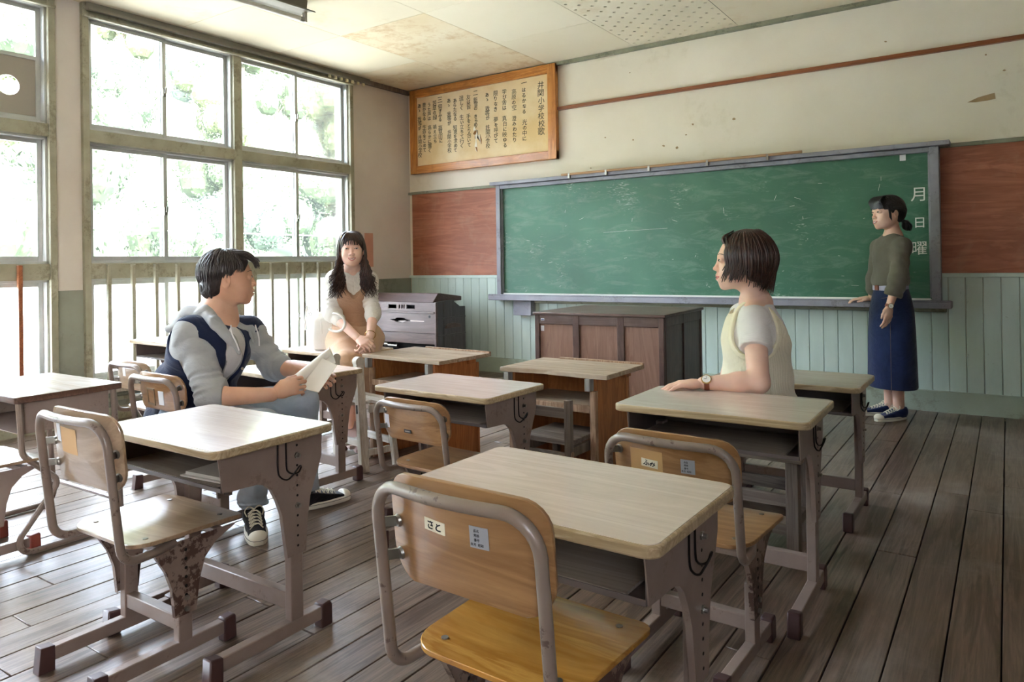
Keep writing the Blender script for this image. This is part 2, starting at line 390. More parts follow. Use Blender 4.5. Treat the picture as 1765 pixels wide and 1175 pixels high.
def catmull(pts, n=6):
    P = [Vector(p) for p in pts]; P = [P[0]*2-P[1]] + P + [P[-1]*2-P[-2]]; out = []
    for i in range(1, len(P)-2):
        for k in range(n):
            t = k/n; a,b,c,d = P[i-1:i+3]
            out.append(.5*((2*b)+(c-a)*t+(2*a-5*b+4*c-d)*t*t+(3*b-a-3*c+d)*t**3))
    out.append(P[-2]); return out
def text_mb(mb, s, size, mt, bold=0, extr=.0008, align='CENTER'):
    cu = bpy.data.curves.new('t', 'FONT'); cu.body = s; cu.size = size; cu.align_x = align; cu.align_y = 'CENTER'; cu.extrude = extr; cu.offset = bold; cu.resolution_u = 3
    ob = bpy.data.objects.new('t', cu); COL.objects.link(ob); dg = bpy.context.evaluated_depsgraph_get(); ev = ob.evaluated_get(dg); me = ev.to_mesh()
    mb.add([v.co.copy() for v in me.vertices], [tuple(p.vertices) for p in me.polygons], mt)
    ev.to_mesh_clear(); bpy.data.objects.remove(ob); bpy.data.curves.remove(cu)
# ================================================================ THE ROOM
XR, YB, ZC = 6.12, -8.6, 2.93
# ---- floor: sub floor and one object per board
floor = MB().box(-.2, XR+.1, YB-.1, .1, -.12, -.03).obj('floor', 'dark'); struct(floor, 'worn brown timber floor of the old classroom')
xs = [5.016 + .127*k for k in range(-40, 10)]
xs = [x for x in xs if -.02 < x < XR]
edges = [-.02] + xs + [XR]
rng = random.Random(3)
for i in range(len(edges)-1):
    a, b = edges[i], edges[i+1]; y = 0.02; cuts = [0.0]
    yy = -rng.uniform(.5, 2.7)
    while yy > YB+.3: cuts.append(yy); yy -= rng.uniform(2.0, 3.6)
    cuts.append(YB)
    for c0, c1 in zip(cuts[:-1], cuts[1:]):
        dz = rng.uniform(-.0012, .0008)
        p = MB().box(a+.0022, b-.0022, c1+.0015, c0-.0015, -.03, dz).obj('plank', 'floor', floor, bevel=.0016, seg=1)
# ---- front wall
wf = MB().box(-.2, XR+.2, 0.012, .15, -.1, 3.3).obj('wall_front', 'plaster'); struct(wf, 'cream front wall above pale green boarding')
for k in range(70):
    a = .02 + .1008*k
    if a > XR-.02: break
    MB().box(a+.001, min(a+.0998, XR)-.0005, -.004, .02, .13, .93).obj('board', 'wains', wf, bevel=.003, seg=1)
for x0, x1 in ((.045, 1.2), (4.915, XR)):
    MB().box(x0, x1, -.004, .02, .955, 1.818).obj('panel', 'redboard', wf)
struct(MB().box(0, XR, -.022, .012, -.01, .145).obj('baseboard_front', 'baseb', bevel=.004), 'scuffed pale green baseboard under the blackboard wall')
struct(MB().box(0, XR, -.016, .012, .928, .957).obj('trim_1', 'wains', bevel=.003), 'pale green cap rail along the wall boarding')
struct(MB().box(0, XR, -.018, .012, 1.818, 1.845).obj('trim_2', 'trimgreen', bevel=.003), 'thin grey green rail above the reddish wall boards')
struct(MB().box(1.86, XR, -.026, .012, 2.482, 2.512).obj('trim_3', 'brownrail', bevel=.003), 'thin brown picture rail across the cream wall')
struct(MB().box(0, XR, -.03, .012, 2.898, 2.93).obj('trim_4', 'trimgreen', bevel=.003), 'grey green ceiling trim above the blackboard wall')
struct(MB().box(0, .035, -.84, .0, 2.885, 2.93).obj('trim_5', 'greywood', bevel=.003), 'dark trim between ceiling and window wall corner')
# peeled plaster patches
pp = MB()
r2 = random.Random(11)
def blob(cx, cz, rx, rz, n=9):
    pts = []
    for k in range(n):
        a = 2*PI*k/n; q = r2.uniform(.6, 1.15); pts.append((cx+rx*q*math.cos(a), cz+rz*q*math.sin(a)))
    return pts
pp.prism([(5.09,2.115),(5.15,2.14),(5.2,2.15),(5.245,2.158),(5.25,2.118),(5.2,2.112),(5.14,2.11)], .0095, .0125, 1)
for cx, cz, s_ in ((2.35,2.18,.008),(2.9,2.05,.012),(3.1,2.12,.010),(3.02,2.02,.014),(3.5,2.2,.014),(3.16,2.2,.010),(4.6,2.62,.008),(5.3,2.3,.010),(2.62,2.13,.010),(2.2,1.92,.008),(5.2,2.42,.008),(2.6,2.72,.007)):
    pp.prism(blob(cx, cz, s_, s_*.8), .0095, .0125, 1)
pp.obj('plaster_chip', paint('exposed tan undercoat', (176,150,112), .9, scale=20), wf)
# ---- ceiling boards
ce = MB().box(-.2, XR+.2, YB-.2, .2, 2.965, 3.3).obj('ceiling', 'dark'); struct(ce, 'cream board ceiling with open joints and a water stain')
def cpanel(x0, x1, y1, y0, mat='ceil'):
    MB().box(x0+.0015, x1-.0015, y0+.0015, y1-.0015, 2.93, 2.945).obj('ceiling_board', mat, ce, bevel=.001, seg=1)
gx = [-.02, .87, 1.765, 2.663, 3.563, 4.46, 5.36, XR+.02]
gy = [.02, -.82, -1.74, -2.62, -3.52, -4.42, -5.32, -6.22, -7.12, -8.02, YB-.02]
for i in range(7):
    for j in range(10):
        if i == 3 and j in (0,1): continue
        if i in (1,4,5) and j == 1: continue
        y0 = gy[j+1] if not (i in (1,4,5) and j == 0) else gy[2]
        cpanel(gx[i], gx[i+1], gy[j], y0, 'ceil_stain' if (i, j) in ((0,0),(1,0)) and j == 0 else 'ceil')
# perforated board, real holes
pb = MB(); nx, ny = 13, 24; x0, x1, y1, y0 = 2.6645, 3.5615, .0, -1.7385
cw, ch = (x1-x0)/nx, (y1-y0)/ny
for i in range(nx):
    for j in range(ny):
        cx, cy = x0+cw*(i+.5), y0+ch*(j+.5)
        if (i+j) % 2 == 0:
            vs = []; 
            for k in range(8):
                a = PI/4*k; e = (1,0),(1,1),(0,1),(-1,1),(-1,0),(-1,-1),(0,-1),(1,-1)
                vs.append((cx+e[k][0]*cw/2, cy+e[k][1]*ch/2, 2.93))
            for k in range(8): a = PI/4*k; vs.append((cx+.0125*math.cos(a), cy+.0125*math.sin(a), 2.93))
            for k in range(8): a = PI/4*k; vs.append((cx+.0125*math.cos(a), cy+.0125*math.sin(a), 2.942))
            pb.add(vs, [(k, 8+k, 8+(k+1)%8, (k+1)%8) for k in range(8)] + [(8+k, 16+k, 16+(k+1)%8, 8+(k+1)%8) for k in range(8)])
        else:
            pb.add([(cx-cw/2,cy-ch/2,2.93),(cx+cw/2,cy-ch/2,2.93),(cx+cw/2,cy+ch/2,2.93),(cx-cw/2,cy+ch/2,2.93)], [(0,3,2,1)])
o = pb.obj('perforated_board', 'ceil', ce, smooth=0, recalc=False); o['label'] = 'perforated acoustic ceiling board'
# ---- window wall
wl = MB()
for y0, y1, in ((-.845, .012), (-3.535, -3.315), (-6.2, -6.0), (YB-.1, -8.5)):
    wl.box(-.2, 0 if y1 < -1 else 0, y0, y1, .93, 2.95)
wl.box(-.2, 0, YB-.1, .012, 2.95, 3.3)
wl = wl.obj('wall_left', 'plaster_side'); struct(wl, 'cream window wall with grey green lower paint')
lo = MB()
for y0, y1, in ((-.845, .012), (-3.535, -3.315), (-6.2, -6.0), (YB-.1, -8.5)): lo.box(-.2, .004, y0, y1, .2, .93)
lo.box(-.2, .0, YB-.1, .012, -.1, .2)
lo.obj('dado', 'dado_side', wl, bevel=.002)
struct(MB().box(.0, .03, YB, 0, -.01, .09).obj('baseboard_left', 'winwood', bevel=.004), 'olive grey baseboard under the windows')
struct(MB().box(-.05, .055, YB, -.02, .195, .225).obj('trim_6', 'stoolwood_x', bevel=.003), 'pale timber ledge low under the windows')
struct(MB().box(.0, .02, YB, -.02, .13, .16).obj('trim_7', 'winwood', bevel=.003), 'olive grey batten under the window ledge')
MB().box(.0005, .006, -.665, -.552, 1.055, 1.395).obj('poster', 'orangepaper', None)
tag(bpy.data.objects['poster'], 'faded orange paper sheet pinned beside the windows', 'poster')
# timber frames: posts, rails
def bay(y0, y1, ym, idx):
    t = MB()
    for y in (y0+.018, y1-.018): t.box(-.16, .035, y-.022, y+.022, .2, 2.93)
    t.box(-.14, .03, ym-.036, ym+.036, .2, 2.93)
    for a, b, x1 in ((1.005,1.115,.02),(1.965,2.05,.025),(2.85,2.93,.02),(.2,.29,.02)): t.box(-.13, x1, y0+.04, y1-.04, a, b)
    t.box(-.1, .045, y0+.0, y1-.0, 2.885, 2.9)
    t.box(.02, .06, y0, y1, 2.83, 2.845)
    o = t.obj('window_frame', 'winwood', None, bevel=.003); o.name = 'window_%d' % idx
    struct(o, ['olive grey timber frame around the windows nearest the blackboard', 'olive grey timber frame of the window bay left of the pillar', 'olive grey timber frame of the rear window bay'][idx-1])
    return o
def sash_pair(win, y0, y1, z0, z1, special=None):
    # two sliding sashes with one pane each, overlapping at the meeting stile
    ymid = (y0+y1)/2
    tr = MB().box(-.1, .0, y0, y1, z1-.016, z1).box(-.1, .0, y0, y1, z0, z0+.016).box(-.1,.0,y0,y0+.014,z0,z1).box(-.1,.0,y1-.014,y1,z0,z1)
    tr.obj('track', 'alu', win, bevel=.001, seg=1)
    for k, (a, b, x) in enumerate(((y0+.012, ymid+.018, -.035), (ymid-.018, y1-.012, -.065))):
        s_ = MB()
        s_.box(x-.012, x+.012, a, a+.03, z0+.014, z1-.014).box(x-.012, x+.012, b-.03, b, z0+.014, z1-.014)
        s_.box(x-.012, x+.012, a+.03, b-.03, z0+.014, z0+.05).box(x-.012, x+.012, a+.03, b-.03, z1-.044, z1-.014)
        so_ = s_.obj('sash', 'alu', win, bevel=.0015, seg=1)
        if special and k == special:
            zc = z0+.44
            MB().box(x-.012, x+.012, a+.03, b-.03, zc-.012, zc+.012).obj('glazing_bar', 'alu', so_)
            MB().box(x-.002, x+.002, a+.03, b-.03, zc+.012, z1-.044).obj('pane', 'glass', so_)
            # plywood infill with a round stove pipe hole
            ya, yb, za, zb = a+.03, b-.03, z0+.05, zc-.012; cy, cz, r = b-.19, z0+.236, .066
            n = 32; q = MB(); vs = []
            for k2 in range(n):
                an = 2*PI*k2/n+.0001; dx, dz = math.cos(an), math.sin(an)
                ts = [(yb-cy)/dx if dx > 0 else (ya-cy)/dx, (zb-cz)/dz if dz > 0 else (za-cz)/dz]; t_ = min(ts)
                vs.append((x, cy+r*dx, cz+r*dz)); vs.append((x, cy+t_*dx, cz+t_*dz))
            fs = [(2*k2, 2*k2+1, (2*k2+3)%(2*n), (2*k2+2)%(2*n)) for k2 in range(n)]
            c4 = len(vs); vs += [(x,ya,za),(x,yb,za),(x,yb,zb),(x,ya,zb)]
            for (yy, zz), ci in (((ya,za),c4),((yb,za),c4+1),((yb,zb),c4+2),((ya,zb),c4+3)):
                an = math.atan2(zz-cz, yy-cy) % (2*PI); k2 = int(an/(2*PI)*n); fs.append((2*k2+1, ci, (2*k2+3)%(2*n)))
            q.add(vs, fs); po = q.obj('flue_panel', plain('grey beige plywood infill', (158,150,136), .6), so_, smooth=0); po['label'] = 'plywood infill with round stove pipe hole'
            sm = po.modifiers.new('s', 'SOLIDIFY'); sm.thickness = .006; sm.offset = 0
        else:
            MB().box(x-.002, x+.002, a+.03, b-.03, z0+.05, z1-.044).obj('pane', 'frosted' if z0 < .5 else 'glass', so_)
    zc = (z0+z1)/2-.03
    MB().box(-.024, -.012, ymid-.012, ymid+.012, zc-.03, zc+.03).cyl((-.012,ymid,zc-.004), (.004,ymid,zc-.004), .007, 8).beam((.0,ymid,zc), (.0,ymid+.004,zc+.035), .012, .006, (1,0,0)).obj('latch', 'bolt', win)
w1 = bay(-3.335, -.825, -2.11, 1); w2 = bay(-6.02, -3.515, -4.77, 2); w3 = bay(-8.52, -6.18, -7.35, 3)
for win, y0, ym, y1 in ((w1,-3.335,-2.11,-.825),(w2,-6.02,-4.77,-3.515),(w3,-8.52,-7.35,-6.18)):
    for a, b in ((y0+.04, ym-.036), (ym+.036, y1-.04)):
        for z0, z1 in ((.29,1.005),(1.115,1.965),(2.05,2.85)):
            sash_pair(win, a, b, z0, z1, special=1 if (win is w2 and b > -4 and z0 > 2) else None)
# curtain rail with gliders
cr = thing('curtain_rail', 'grey metal curtain track with gliders above the windows', 'curtain rail', (0,0,0))
MB().box(.05, .085, -3.32, -.62, 2.872, 2.892).box(.05, .066, -3.32, -.62, 2.892, 2.93).obj('track', 'lampgrey', cr, bevel=.002)
for k in range(7): MB().box(.058, .076, -1.16+.072*k, -1.135+.072*k, 2.845, 2.872).obj('glider', plain('yellowed plastic glider', (222,214,176), .5) if k == 0 else bpy.data.materials['yellowed plastic glider'], cr)
# guard bars
def guard(y0, n, step, mat, label, ym=None):
    g = thing('window_guard', label, 'railing', (0,0,0))
    for k in range(n):
        y = y0 + step*k
        MB().box(.022, .052, y-.013, y+.013, .225, 1.105).obj('bar', mat, g, bevel=.002, seg=1)
    return g
guard(-3.18, 13, .172, 'winwood', 'row of upright olive timber guard bars at the windows nearest the blackboard')
guard(-5.80, 13, .1715, 'brownrail', 'brown upright guard bars at the window left of the pillar')
# ---- right wall and rear wall (outside the frame, plain classroom walls with corridor windows)
wr = MB()
wr.box(XR, XR+.12, YB, .1, -.1, .95).box(XR, XR+.12, YB, .1, 2.2, 3.3)
for y0, y1 in ((-1.2,.1),(-4.1,-3.5),(-6.3,-6.0),(YB,-8.3)): wr.box(XR, XR+.12, y0, y1, .95, 2.2)
struct(wr.obj('wall_right', 'darkwood'), 'dark timber corridor side wall')
struct(MB().box(-.2, XR+.2, YB-.15, YB, -.1, 3.3).obj('wall_back', 'cabpanel'), 'brown boarded rear wall of the classroom')
struct(MB().box(XR-.02, XR, YB, 0, -.01, .12).obj('baseboard_right', 'winwood', bevel=.004), 'olive grey baseboard along the corridor side')
cw_ = MB()
for y0, y1 in ((-3.5,-1.2),(-6.0,-4.1),(-8.3,-6.3)):
    cw_.box(XR+.02, XR+.08, y0, y1, .95, 1.0).box(XR+.02, XR+.08, y0, y1, 2.15, 2.2)
    n = 4
    for k in range(n+1): y = y0+(y1-y0)*k/n; cw_.box(XR+.02, XR+.08, y-.02, y+.02, 1.0, 2.15)
w4 = cw_.obj('window_4', 'winwood'); struct(w4, 'corridor side windows')
for y0, y1 in ((-3.5,-1.2),(-6.0,-4.1),(-8.3,-6.3)):
    for k in range(4): a = y0+(y1-y0)*k/4; MB().box(XR+.048, XR+.052, a+.02, a+(y1-y0)/4-.02, 1.0, 2.15).obj('pane', 'glass', w4)
# corridor beyond
struct(MB().box(XR+2.2, XR+2.3, YB, .1, -.1, 3.3).box(XR+.12, XR+2.3, YB, .1, -.15, -.05).box(XR+.12,XR+2.3,YB,.1,3.0,3.1).box(XR+.12,XR+2.3,.1,.2,-.1,3.1).obj('wall_corridor', 'darkwood'), 'plain corridor wall beyond the classroom')
# ---- blackboard
bb = thing('blackboard', 'long green chalkboard in a lilac grey timber frame', 'blackboard', (0,0,0))
MB().box(1.25, 4.875, -.055, -.02, .78, 1.80).obj('writing_surface', 'board', bb)
fr = MB()
fr.box(1.215, 1.262, -.1, .0, .765, 1.825).box(1.262,1.272,-.075,-.03,.79,1.79).box(4.868, 4.925, -.1, .0, .765, 1.825).box(4.856,4.868,-.075,-.03,.79,1.79)
fr.box(1.215, 4.925, -.095, .0, 1.79, 1.822).box(1.16, 4.99, -.125, .0, 1.826, 1.857)
fr.obj('frame', 'boardframe', bb, bevel=.003)
MB().box(1.15, 4.985, -.16, .0, .72, .765).box(1.15,4.985,-.16,-.148,.765,.776).obj('chalk_ledge', 'boardframe', bb, bevel=.004)
MB().box(1.61, 4.95, -.05, .0, .69, .72).obj('ledge_bracket', 'trimgreen', bb, bevel=.004)
rl = MB()
for k in range(5): x = (2.06,2.43,2.83,3.33,3.8)[k]; rl.box(x-.008, x+.008, -.15, -.12, 1.825, 1.87)
rl.objs('clip', 'bolt', bb)
p = MB().cyl((1.98,-.138,1.862),(4.05,-.138,1.866),.011,10).obj('bamboo_pole', plain('tan bamboo', (176,140,104), .5)); tag(p, 'long tan pole lying on clips above the blackboard', 'pole')
ck = MB()
def MWALL(x, z, y=-.0565): return Matrix.Translation((x, y, z)) @ Matrix.Rotation(PI/2, 4, 'X')
for ch_, x, z, s_ in (('月',4.80,1.500,.108),('日',4.80,1.305,.082),('曜',4.795,1.126,.102)):
    ck = MB(); text_mb(ck, ch_, s_, MWALL(x, z), .0003); ck.obj('lettering', 'chalk', bb, smooth=0)
MB().box(4.684, 4.722, -.0575, -.055, 1.748, 1.792).obj('sticker', 'tag_paper', bb)
ln = MB(); rr = random.Random(5)
for k in range(34):
    x = rr.uniform(1.5, 4.6); z = rr.uniform(.85, 1.65); a = rr.uniform(-.4, .4) if k % 3 else rr.uniform(1.2,1.8); L = rr.uniform(.008, .05)
    d = Vector((math.cos(a)*L, 0, math.sin(a)*L)); p0 = Vector((x,-.0555,z)); ln.beam(p0, p0+d, .0016, rr.uniform(.001,.0025), (0,1,0))
ln.beam((2.35,-.0555,1.33),(2.95,-.0555,1.345),.0012,.0018,(0,1,0))
tag(ln.obj('chalk_scratch', 'chalk', bb, smooth=0), kind='stuff')
dust_veil = MB()
for k in range(26): x = rr.uniform(4.2,4.55) if k < 16 else rr.uniform(4.78,4.86); dust_veil.box(x, x+rr.uniform(.015,.05), -.14+rr.uniform(0,.05), -.10+rr.uniform(0,.03), .765, .772)
dust_veil.box(1.27, 4.86, -.072, -.056, .7655, .785)
tag(dust_veil.obj('chalk_dust', 'chalk', bb, smooth=0), kind='stuff')
for k in range(3):
    ch = MB().cyl((1.9+k*.7,-.11,.7735),(1.98+k*.7,-.115+k*.006,.7735),.0055,8).obj('chalk_stick', 'chalk')
    tag(ch, ['white chalk stick at the left end of the blackboard ledge','white chalk stick midway left on the blackboard ledge','white chalk stick near the middle of the blackboard ledge'][k], 'chalk', 'chalk sticks on the ledge')
# paper under ledge
bx = MB().box(1.395, 1.595, -.09, -.006, .575, .718).obj('ledge_box', 'boardframe', bevel=.003); tag(bx, 'small lilac grey box fixed under the left end of the chalk ledge', 'box')
# ---- school song board
sb = thing('song_board', 'amber framed board of brush written school song lyrics near the ceiling', 'framed lyrics', (0,0,0))
X0, X1, Z0, Z1 = .07, 1.878, 2.03, 2.918
f = MB()
f.box(X0, X1, -.05, -.0, Z0, Z0+.082).box(X0, X1, -.05, -.0, Z1-.085, Z1)
f.objs('rail', 'songwood', sb, bevel=.004)
MB().box(X0, X0+.085, -.052, -.0, Z0, Z1).box(X1-.09, X1, -.052, -.0, Z0, Z1).objs('stile', wood('amber varnished stile', (214,148,74), (178,112,48), 2, 10, .35, coat=.2, stain=(90,48,20), stain_amt=.5), sb, bevel=.004)
MB().box(X0+.08, X1-.085, -.028, -.004, Z0+.078, Z1-.08).obj('paper_sheet', 'paper', sb)
cols = [(1305,262,770,'井関小学校校歌'),(1180,215,215,'一'),(1180,305,840,'はるかなる　光の中に'),(1105,315,850,'高原の空　澄みわたり'),(1027,320,910,'学び舎は　真白に映ゆる'),(955,340,860,'限りなき　夢を呼びて'),(885,360,920,'あゝ　我等が　井関小学校'),
 (775,305,305,'二'),(775,375,800,'新雪の　きらめく峰に'),(703,385,890,'友は皆　手をとり合いて'),(635,400,905,'逞しく　生い立ちて行く'),(568,420,960,'あらたなる　知恵を求めて'),(505,425,970,'あゝ　我等が　井関小学校'),
 (405,375,375,'三'),(405,435,850,'仰ぎみる　高見山に'),(340,450,860,'若草の緑　萌え立ち'),(272,470,965,'うた声は　高らかに響く'),(210,480,960,'豊かなる　生命をこめて'),(150,485,1010,'あゝ　我等が　井関小学校')]
# columns laid out on the sheet, right to left: (x, z top, z bottom) in metres
lay = [(1.705,2.735,2.30),(1.515,2.785,2.785),(1.515,2.72,2.255),(1.40,2.72,2.255),(1.285,2.735,2.215),(1.18,2.735,2.27),(1.08,2.735,2.23),(.935,2.775,2.775),(.935,2.705,2.335),(.845,2.745,2.265),(.755,2.745,2.265),(.67,2.735,2.23),(.59,2.745,2.235),(.475,2.77,2.77),(.475,2.70,2.345),(.40,2.745,2.35),(.325,2.74,2.26),(.255,2.745,2.275),(.19,2.745,2.225)]
tx = MB()
for (cx, _, _, s_), (X, za, zb) in zip(cols, lay):
    n = len(s_); size = .074 if n == 7 else (.056 if n > 1 else .068)
    jr = random.Random(n*7+int(X*100))
    for k, ch in enumerate(s_):
        if ch == '　': continue
        z = za if n == 1 else za + (zb-za)*k/(n-1)
        sz = size*(1.0 if ord(ch) > 0x3100 else .84)*jr.uniform(.92,1.08)
        text_mb(tx, ch, sz, MWALL(X+jr.uniform(-.003,.003), z, -.0286) @ Matrix.Rotation(jr.uniform(-.06,.06), 4, 'Z'), 0 if (n == 7 or ord(ch) > 0x3100) else .0007, .0004)
tag(tx.obj('lettering', 'ink', sb, smooth=0), kind='stuff')
te = MB()
te.prism([(.90,2.42),(.925,2.36),(.93,2.30),(.915,2.25),(.93,2.2),(.945,2.19),(.95,2.24),(.94,2.3),(.95,2.35),(.985,2.36),(1.0,2.30),(.995,2.27),(.97,2.33),(.945,2.39),(.915,2.45)], -.0305, -.0285, 1)
te.obj('tear', plain('torn paper edge', (250,244,228), .8), sb, smooth=0)
MB().prism([(.985,2.36),(1.005,2.30),(1.0,2.26),(.99,2.31)], -.032, -.0286, 1).prism([(.925,2.24),(.94,2.2),(.95,2.19),(.945,2.235)], -.032, -.0286, 1).prism([(.90,2.37),(.925,2.41),(.945,2.39),(.93,2.36)], -.032, -.0286, 1).obj('tear_shadow_side', plain('brown tear shadow', (150,104,52), .8), sb, smooth=0)  # shadow side of the tear put in as dark brown slivers
# ---- ceiling lamp
la = thing('ceiling_lamp', 'unlit grey fluorescent tube light under the ceiling', 'lamp', (1.24, -2.42, 0), -.06)
MB().prism([(-.05,2.93),(.05,2.93),(.035,2.855),(-.035,2.855)], -1.25, 0, 1).obj('housing', 'lampgrey', la, bevel=.002)
MB().prism([(-.035,2.860),(-.10,2.848),(-.112,2.836),(-.109,2.834),(-.096,2.845),(-.03,2.856),(.03,2.856),(.096,2.845),(.109,2.834),(.112,2.836),(.10,2.848),(.035,2.860)], -1.26, .02, 1).obj('reflector', 'lampgrey', la)
for sx in (-.05, .0):
    pass
MB().cyl((-.0,-1.22,2.806),(-.0,-.03,2.806),.0155,14).obj('tube', 'tubeglass', la)
MB().cyl((0,-.03,2.806),(0,.0,2.806),.0165,12).box(-.014,.014,-.0,.02,2.79,2.858).obj('socket', 'bolt', la)
# ---- outdoors
gr = MB().box(-90, -.2, -70, 60, -1.3, -1.1).obj('ground', paint('pale gravel ground', (150,148,138), .9, scale=.6)); struct(gr, 'pale sunlit ground outside the windows')
hl = MB(); nxx, nyy = 30, 40; vs = []
for i in range(nxx):
    for j in range(nyy):
        x = -13 - i*1.9; y = -45 + j*3.0; t = i/(nxx-1)
        z = -1.3 + 34*(t**1.15) + 1.2*mnoise.noise(Vector((x*.12, y*.12, 0)))*min(1, t*6)
        vs.append((x, y, z))
hl.add(vs, [(i*nyy+j, (i+1)*nyy+j, (i+1)*nyy+j+1, i*nyy+j+1) for i in range(nxx-1) for j in range(nyy-1)])
struct(hl.obj('hillside', paint('grassy slope', (62,72,44), .95, (42,52,30), scale=.5)), 'steep grassy hillside beyond the windows')
def hill_z(x, y):
    t = max(0, (-13-x)/(1.9*29)); return -1.3 + 34*(t**1.15) + 1.2*mnoise.noise(Vector((x*.12, y*.12, 0)))*min(1, t*6)
leafm = []
for nm, a, b in (('dark green leaves', (34,46,30), (52,66,40)), ('yellow green leaves', (62,72,40), (48,58,34)), ('blue green leaves', (44,58,48), (60,74,60))):
    s = NT(nm); v = s.coords((1,1,1), 50); n = s.noise(v, 1.5, 4); c = s.ramp(n, [(.3, lin(a)), (.7, lin(b))]); c = hue_rand(s, c, .15)
    leafm.append(s.set(.7, 0, .3, 0, .1, c))
bark = paint('grey brown bark', (120,108,92), .9)
def crown_mesh(seed, n, mat, wide=1.0):
    r = random.Random(seed); mb = MB(); lobes = [(Vector((r.uniform(-1,1)*.9*wide, r.uniform(-1,1)*.9*wide, r.uniform(.7,2.6))), r.uniform(.55,1.0)) for _ in range(9)]
    for k in range(n):
        c, rad = lobes[r.randrange(9)]; d = Vector((r.gauss(0,1), r.gauss(0,1), r.gauss(0,1))).normalized(); p = c + d*rad*r.uniform(.75,1.05)
        t1 = d.cross(Vector((r.gauss(0,1), r.gauss(0,1), r.gauss(0,1)))).normalized(); t2 = (d+Vector((r.gauss(0,1),r.gauss(0,1),r.gauss(0,1)))*.6).cross(t1).normalized(); s_ = r.uniform(.03,.072)
        mb.add([p-t1*s_, p-t2*s_*.55, p+t1*s_, p+t2*s_*.55], [(0,1,2,3)])
    for c, rad in lobes:
        q = MB()
        for a in range(7):
            for b in range(5): pass
        mb.lathe([(.02,c.z-rad*.75)] + [(rad*.78*math.sin(PI*k/6), c.z-rad*.78*math.cos(PI*k/6)) for k in range(1,6)] + [(.02,c.z+rad*.75)], 8, Matrix.Translation((c.x,c.y,0)))
    me = mb.mesh('crown'); me.materials.append(mat); return me
crowns = [crown_mesh(s_, 5200, leafm[s_ % 3], 1.0+.15*(s_ % 2)) for s_ in range(5)]
tk = MB().tube([(0,0,-.6),(.03,.02,.5),(-.02,.05,1.4),(.05,0,2.2)], [.14,.11,.07,.03], 8)
for k in range(5): a = k*1.3; tk.tube([(0,.02,.8+.15*k),(.3*math.cos(a),.3*math.sin(a),1.2+.2*k),(.6*math.cos(a),.6*math.sin(a),1.5+.25*k)], [.04,.025,.012], 5)
tkm = tk.mesh('trunk'); tkm.materials.append(bark)
rt_ = random.Random(21); kinds = ['dark green broadleaf tree on the hillside outside', 'yellow green tree on the hillside outside', 'blue green tree on the hillside outside']
ntree = 0
spots = []
for att in range(6000):
    x = -15 - 44*rt_.random()**1.3; D_ = 5.3 - x; y = -5.8 + D_*(.65 + rt_.uniform(-1,1)*.37) + rt_.uniform(-2,2); s_ = rt_.uniform(.95, 1.45)*(1+(-15-x)*.006)
    if all((x-a)**2 + (y-b)**2 > (1.72*(s_+c))**2 for a, b, c in spots): spots.append((x, y, s_))
for x, y, s_ in spots:
    if True:
        row = 0 if x > -25 else (3 if x > -38 else 6)
        c = rt_.randrange(5); t = thing('tree', kinds[c % 3].replace('on the hillside', ('at the foot of the hillside','halfway up the hillside','high on the hillside')[row//3]), 'tree', (x, y, hill_z(x, y)-.15), rt_.uniform(0,6), 'trees outside, '+('foot of the slope, ','middle of the slope, ','top of the slope, ')[row//3]+('dark green','yellow green','blue green')[c % 3])
        t.scale = (s_, s_, s_*rt_.uniform(1.0,1.35))
        for nm, me in (('crown', crowns[c]), ('trunk', tkm)):
            o = bpy.data.objects.new(nm, me); COL.objects.link(o); o.parent = t
            if nm == 'crown': o['kind'] = 'stuff'
        ntree += 1
wr_ = MB().tube([(-9.5, y, 2.1 - .12*math.sin((y+20)/60*PI)*2) for y in range(-20, 41, 4)], .012, 6).obj('overhead_wire', plain('white cable', (230,230,225), .5)); tag(wr_, 'thin pale overhead wire outside crossing the windows', 'wire')
